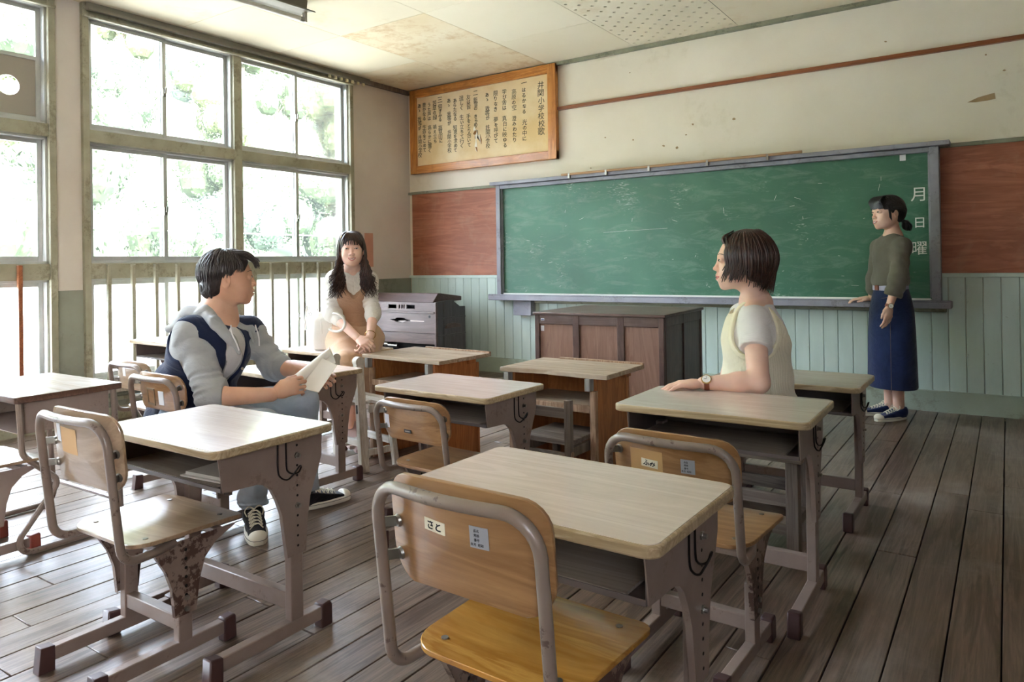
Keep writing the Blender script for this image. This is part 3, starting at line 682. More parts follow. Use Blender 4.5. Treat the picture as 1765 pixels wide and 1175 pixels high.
# ================================================================ SCHOOL DESKS
def side_profile(zt):
    return [(.03,zt-.022),(.045,zt-.118),(.15,zt-.123),(.175,zt-.132),(.195,zt-.15),(.214,zt-.186),(.230,zt-.23),(.239,zt-.30),(.247,zt-.355),
            (.312,zt-.355),(.318,zt-.27),(.330,zt-.20),(.348,zt-.155),(.362,zt-.125),(.374,zt-.09),(.376,zt-.022)]
def make_desk(label, zt, hook_right=True, items=True, group='pale topped school desks'):
    t = thing('school_desk', label, 'desk', (0,0,0), 0, group)
    def flat(z): return lambda u, v: ((u, v, z), (0,0,1))
    MB().sheet(rrect(0,.6,0,.4,.028,5), flat(zt-.011), .022, 1, (.3,.2)).obj('desktop', 'deskedge', t, bevel=.004)
    MB().sheet(rrect(.006,.594,.006,.394,.024,5), flat(zt+.0002), .0012, 1, (.3,.2)).obj('laminate', 'desktop', t)
    for sx in (0, 1):
        x0 = .035 if sx == 0 else .563
        pl = MB().prism(side_profile(zt), x0, x0+.003)
        # folded flanges at the plate's edges
        prof = side_profile(zt); xi = (x0+.003, x0+.014) if sx == 0 else (x0-.011, x0)
        for a, b in list(zip(prof[1:8], prof[2:9])) + list(zip(prof[9:14], prof[10:15])):
            pl.prism([a, b, (b[0]+.0015, b[1]+.0015), (a[0]+.0015, a[1]+.0015)], xi[0], xi[1])
        po = pl.obj('side_plate', 'mauve', t)
        hx = x0+.0032 if sx else x0-.0005
        h = MB()
        for k in range(11):
            z = zt-.045-.0285*k
            if k in (1, 6): continue
            h.cyl((hx,.283,z), (hx+.0006,.283,z), .0036, 8)
        h.obj('bolt_hole', 'hole', po)
        for k in (1, 6):
            z = zt-.045-.0285*k; d = 1 if sx else -1; X = x0+(.003 if sx else 0)
            MB().cyl((X,.283,z),(X+.004*d,.283,z),.009,6).cyl((X+.004*d,.283,z),(X+.012*d,.283,z),.0055,8).obj('bolt', 'bolt', po)
        xl = x0-.0285 if sx else x0+.0035
        xl = (x0+.004) if sx == 0 else (x0-.0305)
        MB().box(xl, xl+.028, .262, .305, .06, zt-.10).obj('leg', 'mauve', t, bevel=.003)
        MB().box(xl-.001, xl+.03, .025, .385, .028, .066).obj('foot', 'mauve', t, bevel=.003)
        for a, b in ((.0,.042),(.368,.41)):
            MB().prism([(a,.0),(b,.0),(b if a else b, .06 if a else .068),(a+.006 if not a else b-.008,.074),(a+.004 if not a else a,.070)] if True else None, xl-.004, xl+.033).obj('foot_cap', 'cap', t, bevel=.005)
    MB().box(.068, .535, .268, .299, .09, .138).obj('stretcher', 'mauve', t, bevel=.003)
    # tray: open to the sitter
    tr = MB(); zb = zt-.118
    tr.box(.038,.563,.04,.35,zb,zb+.002).box(.038,.563,.348,.35,zb,zt-.024).box(.038,.563,.04,.043,zb,zb+.012)
    tr.box(.038,.040,.04,.35,zb,zt-.024).box(.561,.563,.04,.35,zb,zt-.024)
    tr.obj('tray', 'traymetal', t, bevel=.001, seg=1)
    MB().box(.05,.52,.05,.32,zb+.004,zb+.010).obj('tray_liner', wood('tray ply', (150,136,122),(130,116,104),0,8,.5) if 'tray ply' not in bpy.data.materials else bpy.data.materials['tray ply'], t)
    hooks = [1] if hook_right else [0]
    for sx in hooks:
        X = .569 if sx else .031; d = 1 if sx else -1
        hk = catmull([(X,.215,zt-.022),(X,.215,zt-.10),(X+.004*d,.222,zt-.122),(X+.010*d,.238,zt-.130),(X+.014*d,.252,zt-.122),(X+.02*d,.262,zt-.108),(X+.022*d,.272,zt-.098),(X+.016*d,.282,zt-.104),(X+.012*d,.276,zt-.118),(X+.006*d,.262,zt-.120),(X+.002*d,.249,zt-.112),(X,.244,zt-.095),(X,.243,zt-.022)], 5)
        MB().tube(hk, .0024, 6).obj('bag_hook', 'wire', t)
    return t
# ================================================================ SCHOOL CHAIRS
def chair_back_fn(yb, zc):
    return lambda u, v: ((u, yb - .026 + .85*u*u - .10*(v-zc), v), Vector((-1.7*u, 1, .10)).normalized())
def make_chair(label, seat_z, top_z, ply, sticker=None, bh=.178, bply=None, rust=True, group='tubular frame plywood school chairs'):
    t = thing('school_chair', label, 'chair', (0,0,0), 0, group)
    W = .173; yb = -.225; zs = seat_z
    # seat: dished plywood
    def sf(u, v):
        z = zs + .010*(u/.19)**2 + (.012*((v+.16)/.16) if v < -.09 and False else 0) - .012*max(0, (v-.08)/.09)**2
        return (u, v, z), Vector((-.1*u, 0, 1)).normalized()
    out = []
    for x, y in rrect(-.185, .185, -.165, .165, .062, 6):
        k = 1 - .07*max(0, (.165-y)/.33)*abs(x)/.19*1.0; out.append((x*k, y))
    MB().sheet(out, sf, .011, 8).obj('seat', ply, t, bevel=.0015, seg=1)
    rv = MB()
    for x in (-.125,.125):
        for y in (-.115,.105): z = sf(x, y)[0][2]; rv.cyl((x,y,z+.004),(x,y,z+.0075),.007,10)
    rv.objs('rivet', 'bolt', t)
    zt = top_z - .011
    path = [(-W+.025,-.05,zs-.016),(-W+.005,-.12,zs-.018),(-W,yb+.022,zs-.018),(-W,yb-.016,zt),(0,yb-.042,zt),(W,yb-.016,zt),(W,yb+.022,zs-.018),(W-.005,-.12,zs-.018),(W-.025,-.05,zs-.016)]
    fp = fillet(path, [.03,.05,.065,9,.065,.05,.03], 7)
    MB().tube(fp, .0112, 12).obj('back_frame', 'tube', t)
    # backrest plywood in front of the frame
    zb, zu = top_z - bh*(top_z-zs)/.33, top_z + .004
    zc = (zb+zu)/2; fb = chair_back_fn(yb+.034, zc); out = []
    for x, z in rrect(-.172, .172, zb, zu, .052, 6):
        if z < zc: z += .0 - .016*(1-(x/.172)**2)
        out.append((x, z))
    MB().sheet(out, fb, .010, 8, (0,zc)).obj('backrest', bply or ply, t, bevel=.0015, seg=1)
    sc_ = MB()
    for sx in (-1,1):
        for z in (zb+.035, zb+.095):
            p, n = fb(sx*.152, z); p = Vector(p); sc_.beam(p - n*.006, Vector((sx*W, yb-.004, z)), .004, .018, (0,0,1)); sc_.tube([p-n*.011, p-n*.006], [.010,.012], 10); sc_.cyl(p+n*.005, p+n*.0065, .007, 8)
    sc_.objs('back_bracket', 'bolt', t)
    # legs: perforated tapered plates, square tubes, feet
    for sx in (-1, 1):
        X = sx*.150
        prof = [(-.115,zs-.016),(-.098,zs-.05),(-.075,zs-.09),(-.058,zs-.14),(-.05,zs-.22),(.012,zs-.22),(.022,zs-.14),(.04,zs-.085),(.075,zs-.05),(.125,zs-.028),(.14,zs-.020)]
        po = MB().prism(prof, X-.0015, X+.0015)
        for a, b in zip(prof[:4], prof[1:5]): po.prism([a,b,(b[0]+.0015,b[1]),(a[0]+.0015,a[1])], X-.012 if sx > 0 else X, X if sx > 0 else X+.012)
        for a, b in zip(prof[5:9], prof[6:10]): po.prism([a,b,(b[0]-.0015,b[1]),(a[0]-.0015,a[1])], X-.012 if sx > 0 else X, X if sx > 0 else X+.012)
        po = po.obj('side_plate', 'mauve_rust' if rust else 'mauve', t)
        h = MB()
        for k in range(6): z = zs-.045-.0245*k; h.cyl((X-.0022,-.018,z),(X+.0022,-.018,z),.0045,8)
        h.obj('bolt_hole', 'hole', po)
        for z in (zs-.175, zs-.205): MB().cyl((X-.004,-.018,z),(X+.005*sx+.004*sx,-.018,z),.007,6).obj('bolt', 'bolt', po)
        xl = X-.014-sx*.0155
        MB().box(xl, xl+.028, -.038, .002, .05, zs-.13).obj('leg', 'mauve', t, bevel=.003)
        MB().box(xl, xl+.028, -.245, .115, .024, .060).obj('foot', 'mauve', t, bevel=.003)
        for a, b, c in ((-.27,-.228,0),(.098,.14,1)):
            MB().prism([(a,0),(b,0),(b if not c else b-.002,.064 if not c else .062),(b-.006 if c else b,.07 if c else .066),(a+.007 if not c else a,.070 if not c else .066)], xl-.003, xl+.031).obj('foot_cap', 'cap', t, bevel=.005)
    MB().box(-.14, .14, -.034, -.004, .085, .125).obj('stretcher', 'mauve', t, bevel=.003)
    MB().box(-.150, .150, -.10, -.075, zs-.03, zs-.012).box(-.150, .150, .07, .095, zs-.034, zs-.016).objs('seat_support', 'mauve', t, bevel=.002)
    # things stuck on the back of the backrest (its -y face)
    def on_back(u, z, w_, h_, mat, nm, th=.0012, rot=0, lab=None):
        q = []
        n = 8
        for i in range(n+1):
            uu = u - w_/2 + w_*i/n; p, nn = fb(uu, z); q.append((uu, p[1]))
        mb = MB(); ca, sa = math.cos(rot), math.sin(rot)
        def PT(a, b, off):
            uu, zz = u + a*ca - b*sa, z + a*sa + b*ca; p, nn = fb(uu, zz); return Vector(p) - nn*(.005+off)
        vs = []; 
        for off in (0, th):
            for j in (-1, 1):
                for i in range(n+1): vs.append(PT(-w_/2+w_*i/n, j*h_/2, off))
        m = n+1; fs = []
        for i in range(n): fs += [(i,i+1,m+i+1,m+i), (2*m+i,3*m+i,3*m+i+1,2*m+i+1), (i,2*m+i,2*m+i+1,i+1), (m+i,m+i+1,3*m+i+1,3*m+i)]
        fs += [(0,m,3*m,2*m),(n,2*m+n,3*m+n,m+n)]
        mb.add(vs, fs); o = mb.obj(nm, mat, t, smooth=0)
        if lab: o['label'] = lab
        return o, PT
    def write(PT, lines, size, mat='ink', a0=0, b0=0, dz=.012, bold=.0004):
        mb = MB()
        for k, s_ in enumerate(lines):
            c = PT(a0, b0-k*dz, .0016); e = (PT(a0+.01, b0-k*dz, .0016)-c).normalized(); up = Vector((0,0,1)); nn = e.cross(up)
            mt = Matrix(((e.x, up.x, nn.x, c.x),(e.y, up.y, nn.y, c.y),(e.z, up.z, nn.z, c.z),(0,0,0,1)))
            text_mb(mb, s_, size, mt, bold, .0002)
        mb.obj('lettering', mat, t, smooth=0)
    for kind in (sticker or []):
        if kind[0] == 'name':
            o, PT = on_back(kind[1], kind[2], .048, .021, 'tag_white', 'name_sticker', rot=-.05, lab='cream name sticker'); write(PT, [kind[3]], .018)
        if kind[0] == 'grey':
            o, PT = on_back(kind[1], kind[2], .036, .036, 'tag_grey', 'inventory_sticker', lab='grey inventory sticker'); write(PT, ['品名', '規格', '番号', '年月  昭和'], .0056, 'ink', -.004, .011, .0078, 0)
        if kind[0] == 'patch':
            on_back(kind[1], kind[2], .095, .068, plain('bare ply patch', (200,158,104), .5) if 'bare ply patch' not in bpy.data.materials else bpy.data.materials['bare ply patch'], 'sticker_mark', th=.0003)
        if kind[0] == 'paper': on_back(kind[1], kind[2], kind[3], kind[4], 'tag_paper', 'paper_sticker', lab='white paper sticker')
        if kind[0] == 'plate': on_back(kind[1], kind[2], .036, .012, plain('dark nameplate', (58,60,62), .35, .4) if 'dark nameplate' not in bpy.data.materials else bpy.data.materials['dark nameplate'], 'maker_plate', th=.002, lab='small dark metal plate'); on_back(kind[1], kind[2], .026, .004, 'bolt', 'plate_line', th=.0026)
        if kind[0] == 'holder':
            for dz in (-.03, .03): on_back(kind[1], kind[2]+dz, .062, .007, 'plate_metal', 'label_holder', th=.004)
            for du in (-.029, .029): on_back(kind[1]+du, kind[2], .005, .06, 'plate_metal', 'label_holder', th=.003)
    return t
# ---- placed desks
dk = make_desk('pale wood topped school desk in the foreground centre, behind the golden chair', .612)
dk.location = (4.232, -4.714, 0); dk.rotation_euler.z = -.017
dL = make_desk('pale topped school desk front left, its top bright with window glare', .606); dL.location = (3.056, -4.736, 0); dL.rotation_euler.z = .012
dM = make_desk('low pale topped school desk in the middle, between old wooden desks and the foreground', .573); dM.location = (3.12, -3.657, 0); dM.rotation_euler.z = -.016
dR = make_desk('pale topped school desk the cream vest woman rests her arm on', .612); dR.location = (4.24, -3.69, 0); dR.rotation_euler.z = .017
dB = make_desk('pale school desk near the blackboard, right behind the seated cream vest woman', .565); dB.location = (4.222, -2.74, 0); dB.rotation_euler.z = .0
dP = make_desk('school desk under the arm of the man with the papers', .56); dP.location = (2.03, -3.605, 0); dP.rotation_euler.z = -.07
dK = make_desk('school desk with the white handbag on it', .56); dK.location = (1.56, -2.905, 0); dK.rotation_euler.z = -.03
dQ = make_desk('school desk by the window, behind the back of the man in the vest', .60); dQ.location = (.45, -3.27, 0); dQ.rotation_euler.z = -.03
# grey liner and folded papers inside desk L's tray
p = MB().box(0,.16,0,.2,0,.004).box(.01,.15,.01,.19,.004,.012).obj('paper_stack', plain('folded printed paper', (196,190,180), .7)); p.location = (3.42,-4.68,.489+.012); p.rotation_euler.z = .1
tag(p, 'thin stack of old papers inside the tray of the front left desk', 'papers')
# ---- the tube legged desk, far left
t = thing('tube_desk', 'dark edged school desk on bent tube legs at the left edge', 'desk', (1.675,-4.655,0), .03, None)
flat = lambda z: (lambda u, v: ((u, v, z), (0,0,1)))
MB().sheet(rrect(0,.6,0,.4,.012,4), flat(.589), .024, 1, (.3,.2)).obj('desktop', 'darkedge', t, bevel=.002)
MB().sheet(rrect(.003,.597,.003,.397,.01,4), flat(.6013), .0012, 1, (.3,.2)).obj('laminate', 'desktop_dark', t)
bx = MB(); bx.box(.035,.565,.03,.36,.455,.458).box(.035,.038,.03,.36,.455,.577).box(.562,.565,.03,.36,.455,.577).box(.035,.565,.357,.36,.455,.577)
bx.obj('tray', 'mauve', t, bevel=.001, seg=1)
for X in (.02, .58):
    q = fillet([(X,.02,.575),(X,.03,.38),(X,.16,.255),(X,-.03,.0125),(X,.40,.0125),(X,.37,.575)], [.05,.035,.045,.05], 6)
    MB().tube(q, .0115, 10).obj('leg', 'tube', t)
MB().tube([(.02,.385,.12),(.58,.385,.12)], .010, 10).obj('stretcher', 'tube', t)
MB().cyl((.5655,.17,.53),(.568,.17,.53),.005,8).cyl((.5655,.17,.515),(.568,.17,.515),.005,8).objs('bolt', 'bolt', t)
# ---- chairs
c = make_chair('golden seated school chair nearest the camera, torn name sticker on its back', .362, .700, 'ply_gold', [('name',-.050,.628,'さと'),('grey',.045,.628)], bply='ply'); c.location = (4.548,-4.645,0); c.rotation_euler.z = -.02
c = make_chair('rusty legged school chair at the front left desk, square mark on its back', .350, .700, 'ply_pale', [('patch',-.05,.62),('paper',-.115,.635,.03,.05)]); c.location = (3.29,-4.665,0); c.rotation_euler.z = .02
c = make_chair('low school chair with a small dark plate, at the middle desk', .295, .565, 'ply', [('paper',-.145,.475,.03,.05),('plate',-.02,.452)], rust=False); c.location = (3.48,-3.585,0); c.rotation_euler.z = -.05
c = make_chair('school chair with a white name tag, between the foreground desk and the right desk', .345, .624, 'ply', [('patch',-.07,.545),('name',-.06,.545,'ふみ'),('grey',.045,.552)]); c.location = (4.590,-3.83,0); c.rotation_euler.z = -.03
c = make_chair('school chair the man in the navy vest sits on, metal label holder on its back', .355, .648, 'ply', [('holder',-.04,.558),('paper',.035,.558,.035,.055)], bh=.152, rust=False); c.location = (2.50,-4.005,0); c.rotation_euler.z = -.03
c = make_chair('empty school chair by the window, left of the man, its seat bright with glare', .355, .605, 'ply_pale', [('paper',-.05,.55,.03,.04)], rust=False); c.location = (1.66,-3.67,0); c.rotation_euler.z = -.05
c = make_chair('school chair at the left edge of the frame, red brown foot caps', .350, .700, 'ply_pale', [], rust=False); c.location = (2.085,-4.68,0); c.rotation_euler.z = .03
for ch in c.children:
    if ch.name.startswith('foot_cap'): ch.data.materials[0] = M['redcap']
# ================================================================ OLD WOODEN DESKS
def old_desk(label, w_, d_, zt, worn):
    t = thing('wooden_desk', label, 'desk', (0,0,0), 0, 'old wooden box desks')
    for k in range(3):
        y0, y1 = d_*k/3+.001, d_*(k+1)/3-.001
        if k == 0 and worn:
            pts = [(0,y1)]; n = 26; r = random.Random(9)
            for i in range(n+1):
                x = w_*i/n; q = 0 if x < .04 or x > w_-.06 else .018*math.exp(-((x-.21)/.10)**2)+.008*math.exp(-((x-.36)/.03)**2)+r.uniform(0,.003); pts.append((x, y0+q))
            pts.append((w_,y1)); MB().prism(pts, zt-.020, zt, 2).obj('plank', 'oldtop', t, bevel=.0015, seg=1)
        else: MB().box(0,w_,y0,y1,zt-.020,zt).obj('plank', 'oldtop', t, bevel=.0015, seg=1)
    MB().box(.10,w_,d_-.012,d_+.004,zt-.018,zt+.008).obj('pencil_ledge', 'oldpost', t, bevel=.002)
    xl, xr = .05, w_-.075
    for x in (xl, xr):
        MB().box(x-.01, x+.01, .035, d_-.05, .0, zt-.021).obj('side_panel', 'oldside', t, bevel=.002)
        MB().box(x-.016, x+.012, .018, .044, .0, zt-.075).obj('post', 'oldpost', t, bevel=.003)
        MB().box(x-.03, x-.004, .0, .05, zt-.075, zt-.021).obj('corner_block', 'oldblock', t, bevel=.003)
        MB().box(x-.012, x+.014, d_-.052, d_-.03, .0, zt-.05).obj('post', 'oldside', t, bevel=.003)
    MB().box(xl+.012, xr-.010, .02, d_-.05, zt-.165, zt-.14).obj('shelf', 'oldpost' if False else 'oldtop', t, bevel=.003)
    MB().box(xl+.012, xr-.016, .018, .034, zt-.170, zt-.138).obj('shelf_lip', 'oldpost', t, bevel=.003)
    MB().box(xl+.010, xr-.010, d_-.06, d_-.046, .06, zt-.021).obj('back_panel', 'oldside', t, bevel=.002)
    MB().box(xr+.011, xr+.03, .28, .33, zt-.05, zt-.021).obj('batten_end', 'oldside', t, bevel=.002)
    return t
o = old_desk('old wooden box desk with clean edged top, beside the beige dressed woman', .60, .41, .575, False); o.location = (2.30,-2.925,0); o.rotation_euler.z = -.07
o = old_desk('old wooden box desk with a gnawed front edge, before the teacher desk', .54, .375, .60, True); o.location = (3.385,-3.115,0); o.rotation_euler.z = .0
# ---- small wooden chair tucked under the gnawed desk
t = thing('wooden_chair', 'small grey wooden chair tucked under the gnawed old desk', 'chair', (3.70,-3.215,0), -.02)
MB().box(-.14,.115,.0,.085,.315,.337).obj('plank', 'greywood_x', t, bevel=.003)
MB().box(-.14,.115,.087,.172,.316,.338).obj('plank', 'greywood_x', t, bevel=.003)
MB().box(-.14,.115,.174,.27,.315,.337).obj('plank', 'greywood_x', t, bevel=.003)
for x in (-.112, .110): MB().box(x-.014,x+.014,-.03,.0,0,.507).obj('back_post', 'greywood', t, bevel=.003)
for x in (-.112, .110): MB().box(x-.014,x+.014,.225,.255,0,.315).obj('leg', 'greywood', t, bevel=.003)
MB().box(-.098,.096,-.022,-.008,.43,.472).obj('back_rail', 'greywood_x', t, bevel=.002)
MB().box(-.098,.096,-.022,-.008,.26,.29).obj('seat_rail', 'greywood_x', t, bevel=.002)
for x in (-.112, .110):
    MB().box(x-.009,x+.009,.0,.225,.27,.31).obj('side_rail', 'greywood', t, bevel=.002); MB().box(x-.009,x+.009,.0,.225,.08,.105).obj('side_rail', 'greywood', t, bevel=.002)
MB().cyl((.119,-.012,.285),(.1255,-.012,.285),.013,10).obj('dowel', 'oldpost', t)
# ---- whitewashed slatted stool chair by the man's desk
t = thing('slatted_chair', 'whitewashed wooden chair with round topped posts beside the man desk', 'chair', (2.415,-3.105,0), -.20)
for sx in (-1, 1):
    a = Vector((sx*.125+.01,-.022,0)); b = Vector((sx*.118-.062,.0,.565)); d = (b-a).normalized()
    po = MB().beam(a, b, .034, .046, (0,1,0)).obj('back_post', 'stoolwood', t, bevel=.003)
    MB().cyl(b+Vector((-.020,0,0)), b+Vector((.020,0,0)), .026, 18).obj('post_knob', 'stoolwood', t, bevel=.002)
    MB().beam(a.lerp(b,.53)+Vector((-.0,-.024,0)), a.lerp(b,.61)+Vector((-.0,-.024,0)), .012, .002, (0,1,0)).obj('mortise', 'hole', po)
for k in range(3): y = -.005+.056*k; MB().box(-.145 if k else -.10,.175 if k else .10,y+.001,y+.054,.345,.363).obj('slat', 'stoolwood_x', t, bevel=.002)
for sx in (-1,1): MB().beam((sx*.140+.035,.150,0),(sx*.130,.135,.345),.030,.030,(0,1,0)).obj('leg', 'stoolwood', t, bevel=.003)
MB().beam((-.118,-.010,.14),(.118,-.010,.14),.018,.036).obj('rail', 'stoolwood_x', t, bevel=.002)
MB().beam((-.128,.145,.14),(.128,.145,.14),.018,.036).obj('rail', 'stoolwood_x', t, bevel=.002)
for sx in (-1,1):
    MB().beam((sx*.134,.005,.10),(sx*.142,.132,.10),.016,.034).obj('rail', 'stoolwood', t, bevel=.002)
    MB().beam((sx*.120,.02,.322),(sx*.128,.125,.322),.016,.04).obj('apron', 'stoolwood', t, bevel=.002)
# ---- the weathered stool the cream vest woman sits on
t = thing('weathered_stool', 'weathered grey wooden stool under the cream vest woman', 'stool', (4.52,-3.00,0), .0)
for k in range(3): MB().box(-.17,.17,-.13+.087*k,-.045+.087*k,.345,.368).obj('slat', 'greywood_x', t, bevel=.002)
for sx in (-1,1):
    for sy in (-1,1): MB().box(sx*.135-.022, sx*.135+.022, sy*.10-.022, sy*.10+.022, 0, .345).obj('leg', 'greywood', t, bevel=.003)
    MB().box(sx*.135-.01, sx*.135+.01, -.08, .08, .10, .135).obj('rail', 'greywood', t, bevel=.002)
for sy in (-1,1):
    MB().box(-.115,.115, sy*.10-.01, sy*.10+.01, .18, .225).obj('rail', 'greywood_x', t, bevel=.002)
    MB().box(-.115,.115, sy*.10-.01, sy*.10+.01, .08, .115).obj('rail', 'greywood_x', t, bevel=.002)
# ================================================================ TEACHER'S DESK
t = thing('teacher_desk', 'dark brown panelled teacher desk in front of the blackboard', 'desk', (2.71,-1.79,0), .06)
w_, d_, h_ = .905, .80, .748
MB().box(0,w_,0,d_,h_-.018,h_).obj('desktop', 'darkwood_x', t, bevel=.004)
fr = MB()
for x0, x1 in ((.012,.045),(w_*.318,w_*.318+.045),(w_*.655,w_*.655+.045),(w_-.045,w_-.012)): fr.box(x0, x1, .008, .035, .0, h_-.018)
fr.objs('stile', 'darkwood', t, bevel=.003)
MB().box(.045,w_-.045,.010,.033,h_-.078,h_-.018).box(.045,w_-.045,.010,.033,.02,.09).objs('rail', 'darkwood_x', t, bevel=.003)
for x0, x1 in ((.045,w_*.318),(w_*.318+.045,w_*.655),(w_*.655+.045,w_-.045)): MB().box(x0,x1,.022,.03,.09,h_-.078).obj('panel', 'cabpanel', t)
for x in (.02, w_-.02):
    s_ = MB()
    for y0, y1 in ((.035,.06),(d_*.5-.02,d_*.5+.02),(d_-.05,d_-.02)): s_.box(x-.012,x+.012,y0,y1,0,h_-.018)
    s_.box(x-.011,x+.011,.06,d_-.05,h_-.078,h_-.018).box(x-.011,x+.011,.06,d_-.05,.02,.09)
    s_.obj('side_frame', 'darkwood', t, bevel=.003)
    for y0, y1 in ((.06,d_*.5-.02),(d_*.5+.02,d_-.05)): MB().box(x-.004,x+.004,y0,y1,.09,h_-.078).obj('side_panel', 'darkwood', t)
MB().box(.03,w_-.03,d_-.04,d_-.03,.02,h_-.02).obj('back_panel', 'darkwood', t)
MB().box(.06,.085,.0055,.0075,h_-.055,h_-.04).box(.05,.075,.0205,.0225,h_-.125,h_-.09).obj('sticker', 'tag_paper', t)
MB().box(.062,.083,.0045,.006,h_-.053,h_-.045).obj('sticker_print', plain('blue print', (90,100,150), .6), t)
# ================================================================ REED ORGAN
t = thing('reed_organ', 'old mauve brown reed organ with sound slots in the corner by the wainscot', 'organ', (-.0,0,0))
xa, xb, y0, y1 = .04, .955, -.70, -.27
# back board facing the room, built round its openings
z_top = .715
bp = MB()
def plate_with_holes(mb, x0, x1, z0, z1, y, th, holes):
    xsx = sorted(set([x0, x1] + [h[0] for h in holes] + [h[1] for h in holes])); zsx = sorted(set([z0, z1] + [h[2] for h in holes] + [h[3] for h in holes]))
    for a, b in zip(xsx[:-1], xsx[1:]):
        for c, d in zip(zsx[:-1], zsx[1:]):
            if any(h[0] <= a and b <= h[1] and h[2] <= c and d <= h[3] for h in holes): continue
            mb.box(a, b, y, y+th, c, d)
cxm = .445
hs = [(.585,.690,.655,.692),(.548,.562,.655,.692),(.518,.536,.655,.692),(.486,.503,.655,.692),(.35,.455,.655,.692)]
plate_with_holes(bp, xa, xb-.02, .63, .715, y0, .015, hs); bp.obj('slotted_board', 'organ', t)
MB().box(xa, xb-.015, y0+.10, y0+.11, .64, .70).obj('slot_dark', 'black', t)
MB().box(xa, xb-.02, y0-.012, y0+.01, .615, .632).obj('moulding', 'organ', t, bevel=.003)
# lower back panel with the lens shaped opening
q = MB()
def lens(x): 
    u = (x-.50)/.14
    return .016*max(0, 1-u*u)**1.0*(1.4 if abs(u) < .45 else .8) if abs(u) < 1 else .0
xs_ = [xa] + [.36+.014*k for k in range(21)] + [xb-.02]
for a, b in zip(xs_[:-1], xs_[1:]):
    la_, lb_ = lens(a), lens(b)
    q.prism([(a,.545+la_),(b,.545+lb_),(b,.615),(a,.615)], y0+.004, y0+.014, 1); q.prism([(a,.43),(b,.43),(b,.545-lb_),(a,.545-la_)], y0+.004, y0+.014, 1)
q.obj('back_panel', 'organ', t, smooth=0)
MB().box(.63,.80,y0+.003,y0+.006,.536,.546).obj('worn_slot', plain('pale worn edge', (200,180,170), .6), t)
MB().prism([(.44,.53),(.50,.52),(.56,.535),(.53,.54),(.47,.537)], y0+.03, y0+.034, 1).obj('torn_cloth', plain('pale torn cloth', (210,200,196), .8), t)
MB().box(xa+.01, xb-.03, y0+.12, y0+.125, .44, .61).obj('panel_dark', 'black', t)
MB().cyl((.868,y0+.003,.585),(.868,y0+.006,.585),.013,14).obj('knot_hole', 'hole', t)
MB().box(xa, xb-.02, y0, y0+.014, .33, .427).obj('lower_board', 'organ', t, bevel=.002)
MB().box(xa, xb-.02, y0+.006, y0+.014, .0, .25).obj('base_board', 'organ', t, bevel=.002)
MB().box(xa+.02, xb-.03, y0+.1, y0+.11, .25, .33).obj('gap_dark', 'black', t)
MB().cyl((.30,y0+.05,.29),(.42,y0+.05,.29),.018,12).cyl((.25,y0+.06,.30),(.30,y0+.06,.30),.028,12).obj('pulley', 'bolt', t)
MB().box(xb-.022, xb-.0, y0-.006, y0+.02, 0, .72).obj('corner_post', 'organ', t, bevel=.004)
# slanted lid
MB().prism([(y0+.0,.716),(y0+.012,.727),(y0+.08,.80),(y0+.11,.80),(y1,.76),(y1,.72)], xa-.01, xb-.045, 0).obj('lid', 'organ', t, bevel=.004)
# right side: stepped cheek with handle recess
side = [(y0+.01,.0),(y1,.0),(y1,.665),(y1-.08,.668),(y1-.12,.69),(y1-.16,.712),(y1-.17,.733),(y1-.22,.733),(y0+.01,.722)]
MB().prism(side, xb-.02, xb-.002).obj('side_cheek', 'organ_side', t, bevel=.002)
MB().box(xb-.004, xb+.004, y0+.02, y1-.002, .56, .575).box(xb-.004, xb+.004, y0+.02, y1-.002, .40, .415).box(xb-.004, xb+.004, y0+.10, y0+.108, .0, .72).objs('side_batten', 'organ_side', t, bevel=.001, seg=1)
MB().prism([(y0+.12,.47),(y0+.34,.47),(y0+.34,.50),(y0+.24,.52),(y0+.16,.515),(y0+.125,.495)], xb-.001, xb+.014).obj('handle', 'organ', t, bevel=.004)
MB().box(xa, xb-.02, y1-.005, y1, 0, .66).box(xa,xb-.02,y0+.02,y1,.60,.612).obj('case', 'organ_side', t)
MB().box(xa, xa+.02, y0, y1, 0, .715).obj('side_cheek', 'organ_side', t)
